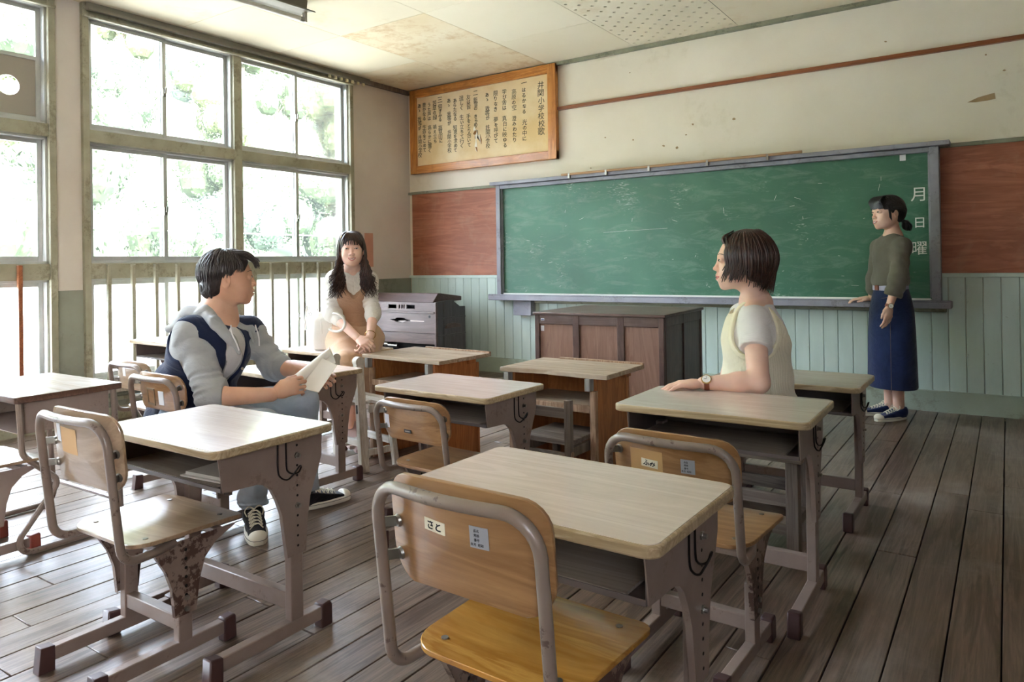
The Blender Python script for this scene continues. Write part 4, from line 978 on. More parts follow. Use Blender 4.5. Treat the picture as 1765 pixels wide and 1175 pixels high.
# ================================================================ PEOPLE: implicit surfaces meshed with surface nets
f32 = np.float32
class SDF:
    def __init__(s): s.p = []; s.fold = None
    def cap(s, a, b, ra, rb=None, k=.02, flat=None, rip=None, op='u'):
        s.p.append(('cap', np.array(a, float), np.array(b, float), ra, ra if rb is None else rb, k, flat, rip, op)); return s
    def chain(s, pts, rs, k=.02, **kw):
        for i in range(len(pts)-1): s.cap(pts[i], pts[i+1], rs[i], rs[i+1], k, **kw)
        return s
    def ell(s, c, r, ax=None, k=.02, op='u'):
        ax = np.eye(3) if ax is None else np.array(ax, float)
        s.p.append(('ell', np.array(c, float), np.array(r, float), ax, None, k, None, None, op)); return s
    def cut(s, n, pt, k=.0):  # keep the side n.(p-pt) < 0
        n = np.array(n, float); n /= np.linalg.norm(n); s.p.append(('cut', n, float(n @ np.array(pt, float)), 0, 0, k, None, None, 'i')); return s
    def lcut(s, n, pt, R):  # flat cut acting only within R of pt
        n = nrm(n); pt = np.array(pt, float); s.p.append(('lcut', pt, np.array([R]*3), n, 0, 0, None, None, 'i')); return s
    def bounds(s):
        lo, hi = [], []
        for q in s.p:
            if q[-1] != 'u': continue
            if q[0] == 'cap': R = max(q[3], q[4])+.012; lo.append(np.minimum(q[1], q[2])-R); hi.append(np.maximum(q[1], q[2])+R)
            else: e = (np.abs(q[3]) * q[2][:, None]).sum(0)+.012 if q[3].shape == (3,3) else q[2]; e = np.sqrt(((q[3]*q[2][:, None])**2).sum(0))+.014; lo.append(q[1]-e); hi.append(q[1]+e)
        return np.min(lo, 0), np.max(hi, 0)
    def prim(s, q, X, Y, Z):
        if q[0] == 'cap':
            a, b, ra, rb, flat, rip = q[1], q[2], q[3], q[4], q[6], q[7]; ab = b-a; L2 = max(ab@ab, 1e-12)
            px, py, pz = X-a[0], Y-a[1], Z-a[2]
            if flat is not None:
                n = np.array(flat[0], float); n /= np.linalg.norm(n); dn = px*n[0]+py*n[1]+pz*n[2]; g = 1/flat[1]-1
                abn = ab@n; px = px+n[0]*dn*g; py = py+n[1]*dn*g; pz = pz+n[2]*dn*g; ab = ab+n*abn*g; L2 = max(ab@ab, 1e-12)
            h = np.clip((px*ab[0]+py*ab[1]+pz*ab[2])/L2, 0, 1); r = ra+(rb-ra)*h
            if rip is not None: r = r + rip[0]*np.sin(h*rip[1]*2*PI + 2.0*np.sin(18*X+23*Y) + rip[2])
            d = np.sqrt((px-h*ab[0])**2+(py-h*ab[1])**2+(pz-h*ab[2])**2)-r
            return d*(flat[1] if flat is not None and flat[1] < 1 else 1)
        if q[0] == 'ell':
            c, r, ax = q[1], q[2], q[3]; px, py, pz = X-c[0], Y-c[1], Z-c[2]; k0 = 0; k1 = 0
            for i in range(3):
                u = px*ax[i][0]+py*ax[i][1]+pz*ax[i][2]; k0 = k0+(u/r[i])**2; k1 = k1+(u/r[i]**2)**2
            k0 = np.sqrt(k0); return k0*(k0-1)/np.maximum(np.sqrt(k1), 1e-6)
        if q[0] == 'lcut':
            v = (X-q[1][0])*q[3][0]+(Y-q[1][1])*q[3][1]+(Z-q[1][2])*q[3][2]; r2 = (X-q[1][0])**2+(Y-q[1][1])**2+(Z-q[1][2])**2
            return np.where(r2 < q[2][0]**2, v, -1.0)
        return X*q[1][0]+Y*q[1][1]+Z*q[1][2]-q[2]
    def evalp(s, P):
        X, Y, Z = P[:,0], P[:,1], P[:,2]; d = np.full(len(P), 1.0)
        for q in s.p: d = s.comb(q, d, s.prim(q, X, Y, Z))
        return d + s.folds(X, Y, Z)
    def folds(s, X, Y, Z):
        if not s.fold: return 0
        amp, ks = s.fold; t = 0
        for i, (kx, ky, kz) in enumerate(ks): t = t + np.sin(kx*X+ky*Y+kz*Z+1.7*i + 1.3*np.sin(.45*(ky*X-kz*Y+kx*Z)+i))
        return amp*t/len(ks)
    @staticmethod
    def comb(q, a, b):
        k = q[5]
        if q[-1] == 's': b = -b; m = -1
        elif q[-1] == 'i': m = -1
        else: m = 1
        if m == 1:
            if k <= 0: return np.minimum(a, b)
            h = np.maximum(k-np.abs(a-b), 0)/k; return np.minimum(a, b)-h*h*k*.25
        if k <= 0: return np.maximum(a, b)
        h = np.maximum(k-np.abs(a-b), 0)/k; return np.maximum(a, b)+h*h*k*.25
    def mesh(s, res, box=None):
        lo, hi = s.bounds()
        if box is not None: lo = np.maximum(lo, box[0]); hi = np.minimum(hi, box[1])
        ax = [np.arange(lo[i], hi[i]+res*1.01, res) for i in range(3)]
        D_ = np.full([len(a) for a in ax], .5, dtype=f32)
        for q in s.p:
            if q[0] == 'cut' or (q[-1] == 'i' and q[0] == 'cap'): sl = [slice(0, len(a)) for a in ax]
            else:
                if q[0] == 'cap': R = max(q[3], q[4]); l = np.minimum(q[1], q[2])-R; h = np.maximum(q[1], q[2])+R
                elif q[0] == 'lcut': l = q[1]-q[2]; h = q[1]+q[2]
                else: e = np.sqrt(((q[3]*q[2][:, None])**2).sum(0)); l = q[1]-e; h = q[1]+e
                mrg = q[5]+3*res+.006
                sl = [slice(max(0, int((l[i]-mrg-lo[i])/res)), min(len(ax[i]), int((h[i]+mrg-lo[i])/res)+2)) for i in range(3)]
                if any(x.stop <= x.start for x in sl): continue
            X, Y, Z = ax[0][sl[0]][:,None,None].astype(f32), ax[1][sl[1]][None,:,None].astype(f32), ax[2][sl[2]][None,None,:].astype(f32)
            D_[tuple(sl)] = s.comb(q, D_[tuple(sl)], s.prim(q, X, Y, Z).astype(f32))
        if s.fold: D_ += s.folds(ax[0][:,None,None].astype(f32), ax[1][None,:,None].astype(f32), ax[2][None,None,:].astype(f32)).astype(f32)
        return surfnets(D_, ax)
def surfnets(D_, ax):
    S = D_ < 0; c = S[:-1,:-1,:-1].astype(np.int8)*0
    for i in (0,1):
        for j in (0,1):
            for k in (0,1): c += S[i:S.shape[0]-1+i, j:S.shape[1]-1+j, k:S.shape[2]-1+k]
    act = np.argwhere((c > 0) & (c < 8)); N = len(act); idx = np.full(c.shape, -1, np.int32); idx[tuple(act.T)] = np.arange(N)
    off = [(i,j,k) for i in (0,1) for j in (0,1) for k in (0,1)]
    V = np.stack([D_[act[:,0]+o[0], act[:,1]+o[1], act[:,2]+o[2]] for o in off], 1)
    acc = np.zeros((N,3)); cnt = np.zeros(N)
    for a in range(8):
        for b in range(a+1, 8):
            if sum(abs(off[a][i]-off[b][i]) for i in range(3)) != 1: continue
            va, vb = V[:,a], V[:,b]; m = (va < 0) != (vb < 0); t = np.where(m, va/np.where(m, va-vb, 1), 0)
            p = np.array(off[a])[None,:] + t[:,None]*(np.array(off[b])-np.array(off[a]))[None,:]
            acc += p*m[:,None]; cnt += m
    P = act + acc/np.maximum(cnt,1)[:,None]
    res = [a[1]-a[0] for a in ax]; P = np.stack([ax[i][0]+P[:,i]*res[i] for i in range(3)], 1)
    F = []
    for d in range(3):
        u, v = (d+1)%3, (d+2)%3
        s0 = [slice(1, S.shape[i]-1) for i in range(3)]; s1 = list(s0); s0[d] = slice(0, S.shape[d]-1); s1[d] = slice(1, S.shape[d])
        A, B = S[tuple(s0)], S[tuple(s1)]; e = np.argwhere(A != B); 
        if not len(e): continue
        inside = A[tuple(e.T)]
        base = e.copy(); 
        for i in range(3):
            if i != d: base[:,i] += 1
        def cell(du, dv):
            q = base.copy(); q[:,u] -= du; q[:,v] -= dv; return idx[tuple(q.T)]
        quad = np.stack([cell(1,1), cell(0,1), cell(0,0), cell(1,0)], 1)
        ok = (quad >= 0).all(1); quad = quad[ok]; ins = inside[ok]
        quad[~ins] = quad[~ins][:, ::-1]; F.append(quad)
    return P, (np.concatenate(F) if F else np.zeros((0,4), int))
def tri_obj(name, parts, mat, parent):
    vs = []; fs = []; n = 0
    for P, F in parts:
        if len(P) == 0: continue
        vs.append(P); fs.append(F+n); n += len(P)
    V = np.concatenate(vs); F = np.concatenate(fs).astype(np.int32); me = bpy.data.meshes.new(name)
    me.vertices.add(len(V)); me.vertices.foreach_set('co', V.astype(f32).ravel()); me.loops.add(F.size); me.loops.foreach_set('vertex_index', F.ravel())
    me.polygons.add(len(F)); me.polygons.foreach_set('loop_start', np.arange(0, F.size, 4, dtype=np.int32)); me.polygons.foreach_set('loop_total', np.full(len(F), 4, np.int32))
    me.update(calc_edges=True); me.shade_smooth(); me.materials.append(M[mat] if isinstance(mat, str) else mat)
    o = bpy.data.objects.new(name, me); COL.objects.link(o)
    if parent is not None: o.parent = parent; o.matrix_parent_inverse = parent.matrix_world.inverted() if False else Matrix.Translation(-parent.location)
    return o
def fixparent(o, parent): o.parent = parent; o.matrix_parent_inverse = Matrix.Translation(-parent.location); return o
def nrm(v): v = np.array(v, float); return v/np.linalg.norm(v)
RV = np.array([math.cos(YAW), math.sin(YAW), 0]); BV = np.array([-math.sin(YAW), math.cos(YAW), 0]); UZ = np.array([0,0,1.])
def skin_mat(name, c, c2, red=.25):
    s = NT(name); v = s.coords((1,1,1)); n = s.noise(v, 14, 4); col = s.ramp(n, [(.3, lin(c2)), (.7, lin(c))])
    s.b.inputs['Subsurface Weight'].default_value = .12; s.b.inputs['Subsurface Radius'].default_value = (.012,.005,.003); s.b.inputs['Subsurface Scale'].default_value = 1.0
    return s.set(.48, 0, .4, 0, .1, col)
M['skin_m'] = skin_mat('tanned skin', (222,176,148), (212,162,134))
M['skin_f'] = skin_mat('fair skin', (238,200,180), (228,184,164))
M['lips'] = plain('rose lips', (202,112,110), .4); M['lips_m'] = plain('natural lips', (190,128,110), .5)
M['teeth'] = plain('teeth', (246,242,236), .25); M['eyewhite'] = plain('eye white', (236,232,228), .2); M['iris'] = plain('dark iris', (36,24,20), .12)
def hair_mat(name, c, c2):
    s = NT(name); v = s.coords((1,1,.15)); n = s.noise(v, 160, 3, .6); col = s.ramp(n, [(.35, lin(c)), (.7, lin(c2))]); s.bump(n, .5, .002)
    s.b.inputs['Anisotropic'].default_value = .5; return s.set(.38, 0, .5, 0, .1, col)
M['hair_black'] = hair_mat('black hair', (14,12,14), (34,30,34)); M['hair_brown'] = hair_mat('dark brown hair', (28,16,13), (78,50,38)); M['hair_soft'] = hair_mat('soft black brown hair', (26,20,20), (60,50,48))
M['navy'] = fabric('navy quilted vest', (34,44,74), (24,32,58)); M['grey_knit'] = fabric('heather grey sweat fabric', (176,178,178), (156,158,160)); M['tee'] = fabric('white tee', (232,230,230), (222,220,222))
M['jeans'] = fabric('pale blue denim', (190,204,218), (160,178,198), scale=80); M['denim'] = fabric('dark indigo denim', (34,48,88), (24,34,66), scale=80)
M['khaki_knit'] = fabric('olive grey rib knit', (112,108,96), (98,94,84), rib=75, ribax=0, ribs=.5); M['cream_knit'] = fabric('cream knit', (246,240,218), (238,230,204), rib=55, ribax=0, ribs=.4)
M['cream_rib'] = fabric('cream ribbing', (246,240,216), (238,230,200)); M['white_knit'] = fabric('white rib knit', (238,234,226), (228,222,212), rib=70, ribax=0, ribs=.45)
M['beige'] = fabric('beige camel dress', (186,148,120), (170,134,106)); M['beige_skirt'] = fabric('soft beige skirt', (206,172,142), (192,156,126))
M['shoe_black'] = fabric('black canvas', (34,34,40), (24,24,30)); M['shoe_navy'] = fabric('navy canvas', (40,56,100), (30,44,84)); M['rubber'] = plain('off white rubber', (232,228,214), .5); M['lace'] = plain('cream laces', (232,226,206), .8)
M['shoe_beige'] = plain('pale mauve leather shoe', (190,166,160), .4); M['watch_leather'] = plain('brown leather strap', (128,66,44), .5); M['gold'] = plain('pale gold', (214,180,120), .25, .9); M['dial'] = plain('white watch dial', (236,236,232), .25)
M['silver'] = plain('silver clip', (224,222,216), .25, .9)

def head_sdf(fem=True, smile=1):
    s = SDF(); j = .92 if fem else 1.0
    s.ell((0,-.014,.024), (.074,.092,.084)).ell((0,.022,-.012), (.060*j+.002,.060,.080), k=.03).ell((0,.030,-.062), (.043*j,.044,.036), k=.03)
    s.ell((0,.067,-.092), (.016 if fem else .021,.0145,.014), k=.028); s.cap((0,.083,-.036), (0,.0855,-.050), .0058, .0058, .012)
    for x in (-1,1):
        s.ell((x*.034,.050,-.034), (.024,.026,.024), k=.025).cap((x*(.051 if fem else .056),-.012,-.035), (x*(.030 if fem else .037),.045,-.080), .014, .013, .03)
        s.ell((x*.031,.098,.006), (.019,.018,.012), k=.018, op='s').ell((x*.031,.0745,.004), (.0165,.0115,.0095), k=.006)
    s.cap((-.026,.077,.019), (.026,.077,.019), .007, .007, .018)
    s.ell((0,.073,-.060), (.026,.016,.020), k=.02)
    nr = .9 if fem else 1.05
    s.cap((0,.080,.010), (0,.0965,-.024), .0058*nr, .0078*nr, .010).ell((0,.0985,-.0275), (.0088*nr,.0082*nr,.0076*nr), k=.006)
    for x in (-1,1): s.ell((x*.011,.089,-.031), (.0078,.009,.0068), k=.006)
    s.ell((0,.0905,-.0515), (.014,.0055,.0052), k=.006).ell((0,.0885,-.0665), (.0145,.0060,.0060), k=.006)
    s.ell((0,.093,-.059), (.021,.0045,.0022+.0012*smile), k=.004, op='s')
    for x in (-1,1):
        s.ell((x*.0765,-.010,-.008), (.0065,.0165,.028), [(math.cos(.25*x),-math.sin(.25*x),0),(math.sin(.25*x),math.cos(.25*x),0),(0,0,1)], k=.006)
        s.ell((x*.083,-.004,-.004), (.004,.009,.014), k=.004, op='s')
    r = .0405 if fem else .053
    s.cap((0,-.024,-.050), (0,-.040,-.150), r, r*1.04, .03)
    return s
def frame(fwd, up=UZ):
    F = nrm(fwd); X = nrm(np.cross(F, up)); U = np.cross(X, F); return np.stack([X, F, U])   # rows: local x (its right), y (forward), z
class Head:
    def __init__(s, origin, fwd, up, scale, fem): s.o = np.array(origin, float); s.f = frame(fwd, up); s.k = scale; s.fem = fem; s.s = head_sdf(fem)
    def W(s, p): p = np.atleast_2d(np.array(p, float)); return s.o + (p*s.k) @ s.f
    def w(s, p): return s.W(p)[0]
    def fy(s, x, z, y0=.125):
        ys = np.linspace(y0, .02, 160); d = s.s.evalp(np.stack([np.full(160, x), ys, np.full(160, z)], 1)); i = np.argmax(d < 0); return ys[i]
    def meshes(s, res=.0026):
        P, F = s.s.mesh(res); return s.W(P), F
    def face(s, parent, brow='hair_brown', lips='lips', eye_open=.55, teeth=True, smile=1.0):
        def T(mb): mb.v = [tuple(p) for p in s.W(mb.v)]; return mb
        for x in (-1,1):
            cx, cz = x*.031, .004; y = s.fy(cx, cz)
            e = MB(); e.lathe([(.0005,-1)]+[(math.sin(PI*i/8), -math.cos(PI*i/8)) for i in range(1,8)]+[(.0005,1)], 14, Matrix.Translation((cx,y-.0041,cz-.0005)) @ Matrix.Diagonal((.0112,.0050,.0050*eye_open+.0006,1)))
            eo = T(e).obj('eye', 'eyewhite', parent); fixparent(eo, parent)
            i_ = MB(); i_.lathe([(.0005,-1)]+[(math.sin(PI*i/8), -math.cos(PI*i/8)) for i in range(1,8)]+[(.0005,1)], 12, Matrix.Translation((cx,y-.0020,cz-.0004)) @ Matrix.Diagonal((.0060,.0048,.0052*eye_open+.0008,1)))
            o = T(i_).obj('iris', 'iris', eo)
            pts = [(cx+u*.0155, s.fy(cx+u*.0145, cz+.0045)-.0005 + (.0008 if abs(u) < .5 else -.0006), cz+.0060*(1-u*u)*(.6+.4*eye_open)-.0016+.0008*u*x) for u in (-1,-.6,-.2,.2,.6,1)]
            fixparent(T(MB().tube(catmull(pts,3), [.0007]+[.0016]*14+[.0008], 6)).obj('lashes', 'hair_black', parent), parent)
            pts = [(cx+u*.013, s.fy(cx+u*.013, cz-.004)-.0003, cz-.0042*(1-u*u)*(.5+.5*eye_open)-.0012) for u in (-1,-.5,0,.5,1)]
            fixparent(T(MB().tube(catmull(pts,3), .00055, 5)).obj('lower_lid', brow, parent), parent)
            pts = [(x*(.014+.034*t), s.fy(x*(.014+.034*t), .0255+.004*math.sin(t*PI)-.003*t)+.0004, .0255+.004*math.sin(t*PI)-.003*t) for t in (0,.25,.5,.75,1)]
            fixparent(T(MB().tube(catmull(pts,3), [.0014]*9+[.0012,.001,.0008,.0006], 6, flat=((0,0,1),.9))).obj('eyebrow', brow, parent), parent)
            n = (x*.0065, s.fy(x*.0065,-.0365,.12)+.0002, -.0362)
            fixparent(T(MB().lathe([(.0004,-1),(.8,-.6),(1,0),(.8,.6),(.0004,1)], 8, Matrix.Translation(n) @ Matrix.Diagonal((.0026,.0012,.0014,1)))).obj('nostril', plain('nostril', (96,52,44), .8) if 'nostril' not in bpy.data.materials else bpy.data.materials['nostril'], parent), parent)
        W_ = .021 + .003*smile; zc = -.059
        def lip(zf, r, yoff):
            out = []
            for u in (-1,-.75,-.45,-.15,.15,.45,.75,1):
                x_ = u*W_; z = zf(u); out.append((x_, s.fy(x_*.96, z if abs(z-zc) > .003 else z+.004*(1 if z >= zc else -1))+yoff + .0004 - .0010*(abs(u) > .9), z))
            return catmull(out, 3)
        up_ = lambda u: zc + .0055*smile*u*u + .0035*(1-abs(u)) - .0008*(abs(u) < .2)
        dn_ = lambda u: zc + .0055*smile*u*u - (.0088*smile if teeth else .0045)*(1-u*u)
        fixparent(T(MB().tube(lip(up_, 0, -.0008), [.0006]+[.0017]*20+[.0006], 7)).obj('upper_lip', lips, parent), parent)
        fixparent(T(MB().tube(lip(dn_, 0, -.0008), [.0006]+[.0024]*20+[.0006], 7)).obj('lower_lip', lips, parent), parent)
        if teeth:
            vs = []; n = 11; R_ = 4
            for u in np.linspace(-.86,.86,n):
                for q in range(R_):
                    z = up_(u)+(dn_(u)-up_(u))*q/(R_-1); vs.append((u*W_, s.fy(u*W_, z)+.0004, z))
            m = MB(); m.add(vs, [(R_*i+q,R_*(i+1)+q,R_*(i+1)+q+1,R_*i+q+1) for i in range(n-1) for q in range(R_-1)]); o = T(m).obj('teeth', 'teeth', parent, smooth=60); fixparent(o, parent)
def lockset(head, locks, mat, parent, name='hair', extra=None, res=.0035):
    # hair: an implicit cap plus many tapered strands, joined in one mesh
    mb = MB()
    for pts, r, flat in locks:
        c = catmull(pts, 4); n = len(c); rs = [r*(min(1, .35+2.2*i/n) if i < n*.3 else (1-.84*max(0,(i/n-.40)/.60)**1.3)) for i in range(n)]
        mb.tube(c, rs, 6, flat=(flat, 2.0) if flat is not None else None)
    if mb.v: mb.v = [tuple(p) for p in head.W(mb.v)]
    me = mb.mesh('h'); V = np.array(mb.v).reshape(-1,3); F = [f for f in mb.f if len(f) == 4]
    caps = [(V, np.array(F))] if len(F) else []
    if extra is not None: P, Fq = extra.mesh(res); caps.append((head.W(P), Fq))
    bpy.data.meshes.remove(me)
    o = tri_obj(name, caps, mat, parent); return o
def hp(az, el, g=1.0, c=(0,-.014,.022), r=(.080,.099,.092)):
    a, e = math.radians(az), math.radians(el); return np.array([c[0]+math.sin(a)*math.cos(e)*r[0]*g, c[1]+math.cos(a)*math.cos(e)*r[1]*g, c[2]+math.sin(e)*r[2]*g])
def hand(s, wrist, d, n, thumb, scale=1.0, curl=(.35,.45,.35), spread=.08, tcurl=.3, side=.0):
    # d: direction of the fingers, n: out of the palm, thumb: towards the thumb side
    d = nrm(d); n = nrm(np.array(n)-d*(np.array(n)@d)); t = np.cross(d, n); t = t if t @ np.array(thumb) > 0 else -t; W_ = np.array(wrist, float); k = scale
    s.cap(W_-d*.01*k, W_+d*.03*k, .021*k, .024*k, .012, flat=(n,.68)); s.cap(W_+d*.03*k+t*.010*k, W_+d*.078*k+t*.020*k, .020*k, .0145*k, .012, flat=(n,.72)); s.cap(W_+d*.03*k-t*.012*k, W_+d*.072*k-t*.022*k, .018*k, .0125*k, .012, flat=(n,.72))
    s.cap(W_+d*.04*k, W_+d*.078*k, .020*k, .017*k, .012, flat=(n,.7))
    for off, base, L, r in ((.030,.080,.92,.0082),(.0105,.086,1.0,.0085),(-.0095,.083,.94,.0080),(-.0275,.074,.76,.0070)):
        p = W_ + d*base*k + t*off*k; dd = nrm(d + t*off*spread*22*.5); nn = n
        for i, (sl, c) in enumerate(zip((.041,.026,.021), curl)):
            a = c*(1+.12*(off < 0)); dd, nn = dd*math.cos(a)+nn*math.sin(a), nn*math.cos(a)-dd*math.sin(a); q = p+dd*sl*L*k
            s.cap(p, q, r*k*(1-.08*i), r*k*(.94-.1*i), .0035 if i else .006); p = q
    p = W_ + d*.022*k + t*.020*k; dd = nrm(d*.72 + t*.62 + n*.28)
    s.cap(W_+d*.012*k+t*.012*k, p+dd*.022*k, .014*k, .0125*k, .01)
    p = p + dd*.020*k
    for sl, r in ((.032,.0098),(.027,.0086)):
        dd = nrm(dd + d*tcurl*.9 - t*tcurl*.5); q = p+dd*sl*k; s.cap(p, q, r*k, r*.86*k, .005); p = q
def shoe(parent, toe, heel, canvas, length=None, low=True, laces=True, h=.075, W_=.046, tilt=0):
    toe = np.array(toe, float); heel = np.array(heel, float); d = toe-heel; L = np.linalg.norm(d); F_ = d/L; F_[2] = d[2]/L; X_ = nrm(np.cross(F_, UZ)); U_ = np.cross(X_, F_)
    fr = np.stack([X_, F_, U_])
    def WP(p): return heel + np.atleast_2d(np.array(p, float)) @ fr
    out = []
    for k in range(28):
        a = 2*PI*k/28; y = L*.5 - math.cos(a)*L*.5; hw = W_*(.78+.22*math.sin(min(1,max(0,(y/L-.1)/.6))*PI*.5+0)) * (1 if abs(math.sin(a)) > 1 else abs(math.sin(a))**.62); out.append((hw*(1 if math.sin(a) > 0 else -1)*.98, y))
    sole = MB().prism(out, 0, .026, 2); sole.v = [tuple(p) for p in WP(sole.v)]
    so_ = sole.obj('shoe_sole', 'rubber' if laces else 'shoe_beige', parent, bevel=.004); fixparent(so_, parent)
    s = SDF(); s.ell((0,L*.17,.045), (.034,.045,.045)); s.cap((0,L*.2,.052), (0,L*.52,.044), .034, .032, .03).cap((0,L*.5,.036), (0,L*.80,.026), .034, .034, .03)
    s.cap((0,L*.14,.06), (0,L*.30,.062), .030, .030, .03)
    s.cut((0,0,-1), (0,0,.018)); s.cut((0,.25,1), (0,L*.2,h+.002)).ell((0,L*.2,h+.012), (.024,.045,.032), k=.004, op='s')
    P, Fq = s.mesh(.0045); up_ = tri_obj('shoe_upper', [(WP(P), Fq)], canvas, parent)
    if laces:
        t = SDF(); t.ell((0,L*.86,.024), (.036,.038,.026)); t.cut((0,0,-1), (0,0,.018)).cut((0,-1,.2), (0,L*.84,.03)); P, Fq = t.mesh(.0045)
        tri_obj('toe_cap', [(WP(P), Fq)], 'rubber', parent)
        m = MB()
        for i in range(5):
            y = L*(.34+.075*i); z = .083-.0065*i; y2 = y+L*.06; z2 = z-.005
            m.tube([(-.024,y,z-.013),(-.008,y+L*.02,z+.001),(.010,y2-.004,z2+.004),(.025,y2,z2-.011)], .0026, 5, flat=((0,0,1),.8)).tube([(.024,y,z-.013),(.008,y+L*.02,z+.003),(-.010,y2-.004,z2+.006),(-.025,y2,z2-.011)], .0026, 5)
        for sx in (-1,1): m.tube(catmull([(0,L*.33,.086),(sx*.02,L*.30,.096),(sx*.036,L*.33,.082),(sx*.03,L*.40,.066)],4), .0024, 5)
        m.v = [tuple(p) for p in WP(m.v)]; fixparent(m.obj('laces', 'lace', parent), parent)
        st = MB(); st.tube([(x*1.012, y, .019) for x, y in out]+[(out[0][0]*1.012,out[0][1],.019)], .0011, 4); st.v = [tuple(p) for p in WP(st.v)]; fixparent(st.obj('foxing_stripe', canvas, parent), parent)
def loft(rings, thick=True):
    # rings: list of lists of points, all the same length
    m = MB(); n = len(rings[0]); vs = [p for r in rings for p in r]
    fs = [(i*n+k, i*n+(k+1)%n, (i+1)*n+(k+1)%n, (i+1)*n+k) for i in range(len(rings)-1) for k in range(n)]; m.add(vs, fs); return m
def person(label, loc): t = thing('person', label, 'person', tuple(loc)); bpy.context.view_layer.update(); return t
def watch(parent, wrist, axis, face, r=.026, strap='watch_leather'):
    a = nrm(axis); n = nrm(np.array(face)-a*(np.array(face)@a)); b = np.cross(a, n); w_ = np.array(wrist, float); m = MB(); vs = []
    N_ = 24
    for off, rr in ((-.009,r),(.009,r),(.009,r+.0022),(-.009,r+.0022)):
        for k in range(N_): th = 2*PI*k/N_; vs.append(w_ + a*off + (n*math.cos(th)*.92+b*math.sin(th))*rr)
    m.add(vs, [(j*N_+k, j*N_+(k+1)%N_, ((j+1)%4)*N_+(k+1)%N_, ((j+1)%4)*N_+k) for j in range(4) for k in range(N_)])
    so_ = fixparent(m.obj('watch_strap', strap, parent), parent)
    c = w_ + n*(r*.92+.001); fixparent(MB().cyl(c, c+n*.006, .0175, 24).obj('watch_case', 'gold', parent), parent); fixparent(MB().cyl(c+n*.006, c+n*.0068, .0145, 24).obj('watch_dial', 'dial', parent), parent)
    fixparent(MB().beam(c+n*.0072, c+n*.0072+a*.008, .0012, .0006, n).beam(c+n*.0072, c+n*.0072+b*.010, .001, .0006, n).obj('watch_hand', 'ink', parent), parent)

# ---------------------------------------------------------------- the man in the navy vest
hm = Head((2.5545,-3.9348,1.0257), RV+.42*BV, UZ, 1.07, False)
man = person('young man in navy vest over grey hoodie, seated sideways and holding papers', (2.4064,-4.0086,0.4393))
nb = np.array((2.4978,-3.9605,0.8500)); chest = np.array((2.4844,-3.9810,0.7173)); belly = np.array((2.3938,-4.0179,0.5568)); pelv = np.array((2.3202,-4.0070,0.4375))
Ft = nrm(RV-.30*BV); Lt = nrm(np.cross(UZ, Ft)); up1 = nrm(nb-belly); A = [Lt, nrm(Ft-up1*(Ft@up1)), up1]; UPt = up1
shN = np.array((2.5240,-4.0998,0.7966)); elN = np.array((2.6752,-4.0918,0.5546)); wrN = np.array((2.8581,-3.9545,0.5585)); shF = np.array((2.5162,-3.8020,0.7823)); elF = np.array((2.6033,-3.7415,0.6258)); wrF = np.array((2.8465,-3.7446,0.6230))
b = SDF(); b.cap(hm.w((0,-.03,-.09)), nb, .058, .064, .03).ell(chest, (.15,.10,.14), A, .04).ell(belly, (.13,.10,.10), A, .04)
b.chain([shN, elN, wrN], [.05,.043,.028], .03).chain([shF, elF, wrF], [.05,.043,.028], .03); b.cap(nb, chest, .09, .12, .05)
hN = SDF(); hdN = nrm(np.array((2.9187,-3.8768,0.5892))-wrN); hand(hN, wrN+hdN*.012, hdN, (RV*.3+BV*.9-UZ*.2), UZ, 1.02, (.55,.75,.5), tcurl=.5)
hF = SDF(); hdF = nrm(np.array((2.9262,-3.7383,0.5987))-wrF); hand(hF, wrF+hdF*.01, hdF, (-BV*.9+UZ*.1), UZ, .98, (.25,.35,.3), tcurl=.35)
tri_obj('body', [hm.meshes(), b.mesh(.006), hN.mesh(.003), hF.mesh(.003)], 'skin_m', man)
hm.face(man, 'hair_black', 'lips_m', .6, True, .7)
# white tee
s = SDF(); s.ell(chest+Ft*.016, (.160,.122,.145), A, .04).ell(belly+Ft*.035, (.145,.118,.12), A, .05).cap(nb-UPt*.012, chest, .075, .10, .04).ell(nb+UPt*.035, (.062,.062,.05), None, .01, 's'); tri_obj('tee_shirt', [s.mesh(.005)], 'tee', man)
# grey hoodie
s = SDF(); s.fold = (.0035, [(40,10,55),(-20,60,30),(70,-30,10)])
s.ell(chest, (.184,.137,.150), A, .05).ell(belly+Ft*.02, (.165,.140,.13), A, .06); s.cap(shN, shF, .056, .056, .05)
open_c = chest+Ft*.16+nrm(Lt)*-.005
s.chain([open_c+UPt*.19, open_c+UPt*.02, open_c-UPt*.14], [.062,.048,.034], .0, op='s').ell(nb+UPt*.05, (.066,.07,.07), None, .01, 's')
s.cap(shN, elN, .058, .062, .03, rip=(.004,4,0)).cap(elN, elN+nrm(wrN-elN)*.020, .058, .052, .03).cap(elN+nrm(shN-elN)*.11, elN, .060, .062, .01, rip=(.0065,4.2,.5))
s.lcut(nrm(wrN-elN), elN+nrm(wrN-elN)*.045, .075)
s.cap(shF, elF, .062, .056, .04, rip=(.004,4,0)).cap(elF, elF+nrm(wrF-elF)*.05, .056, .048, .03, rip=(.006,2,2))
tri_obj('hoodie', [s.mesh(.005)], 'grey_knit', man)
s = SDF(); s.fold = (.003, [(60,20,80),(-50,70,20)])
hk = [(2.5214,-4.0294,0.8800), (2.4399,-4.0366,0.8709), (2.3569,-3.9964,0.8533), (2.3471,-3.9183,0.8681)]
s.chain(hk, [.036,.046,.046,.034], .03, flat=(UZ,.75)).cap((2.3951,-4.0308,0.8370), (2.3496,-4.0618,0.8129), .045, .035, .03, flat=(UZ,.55))
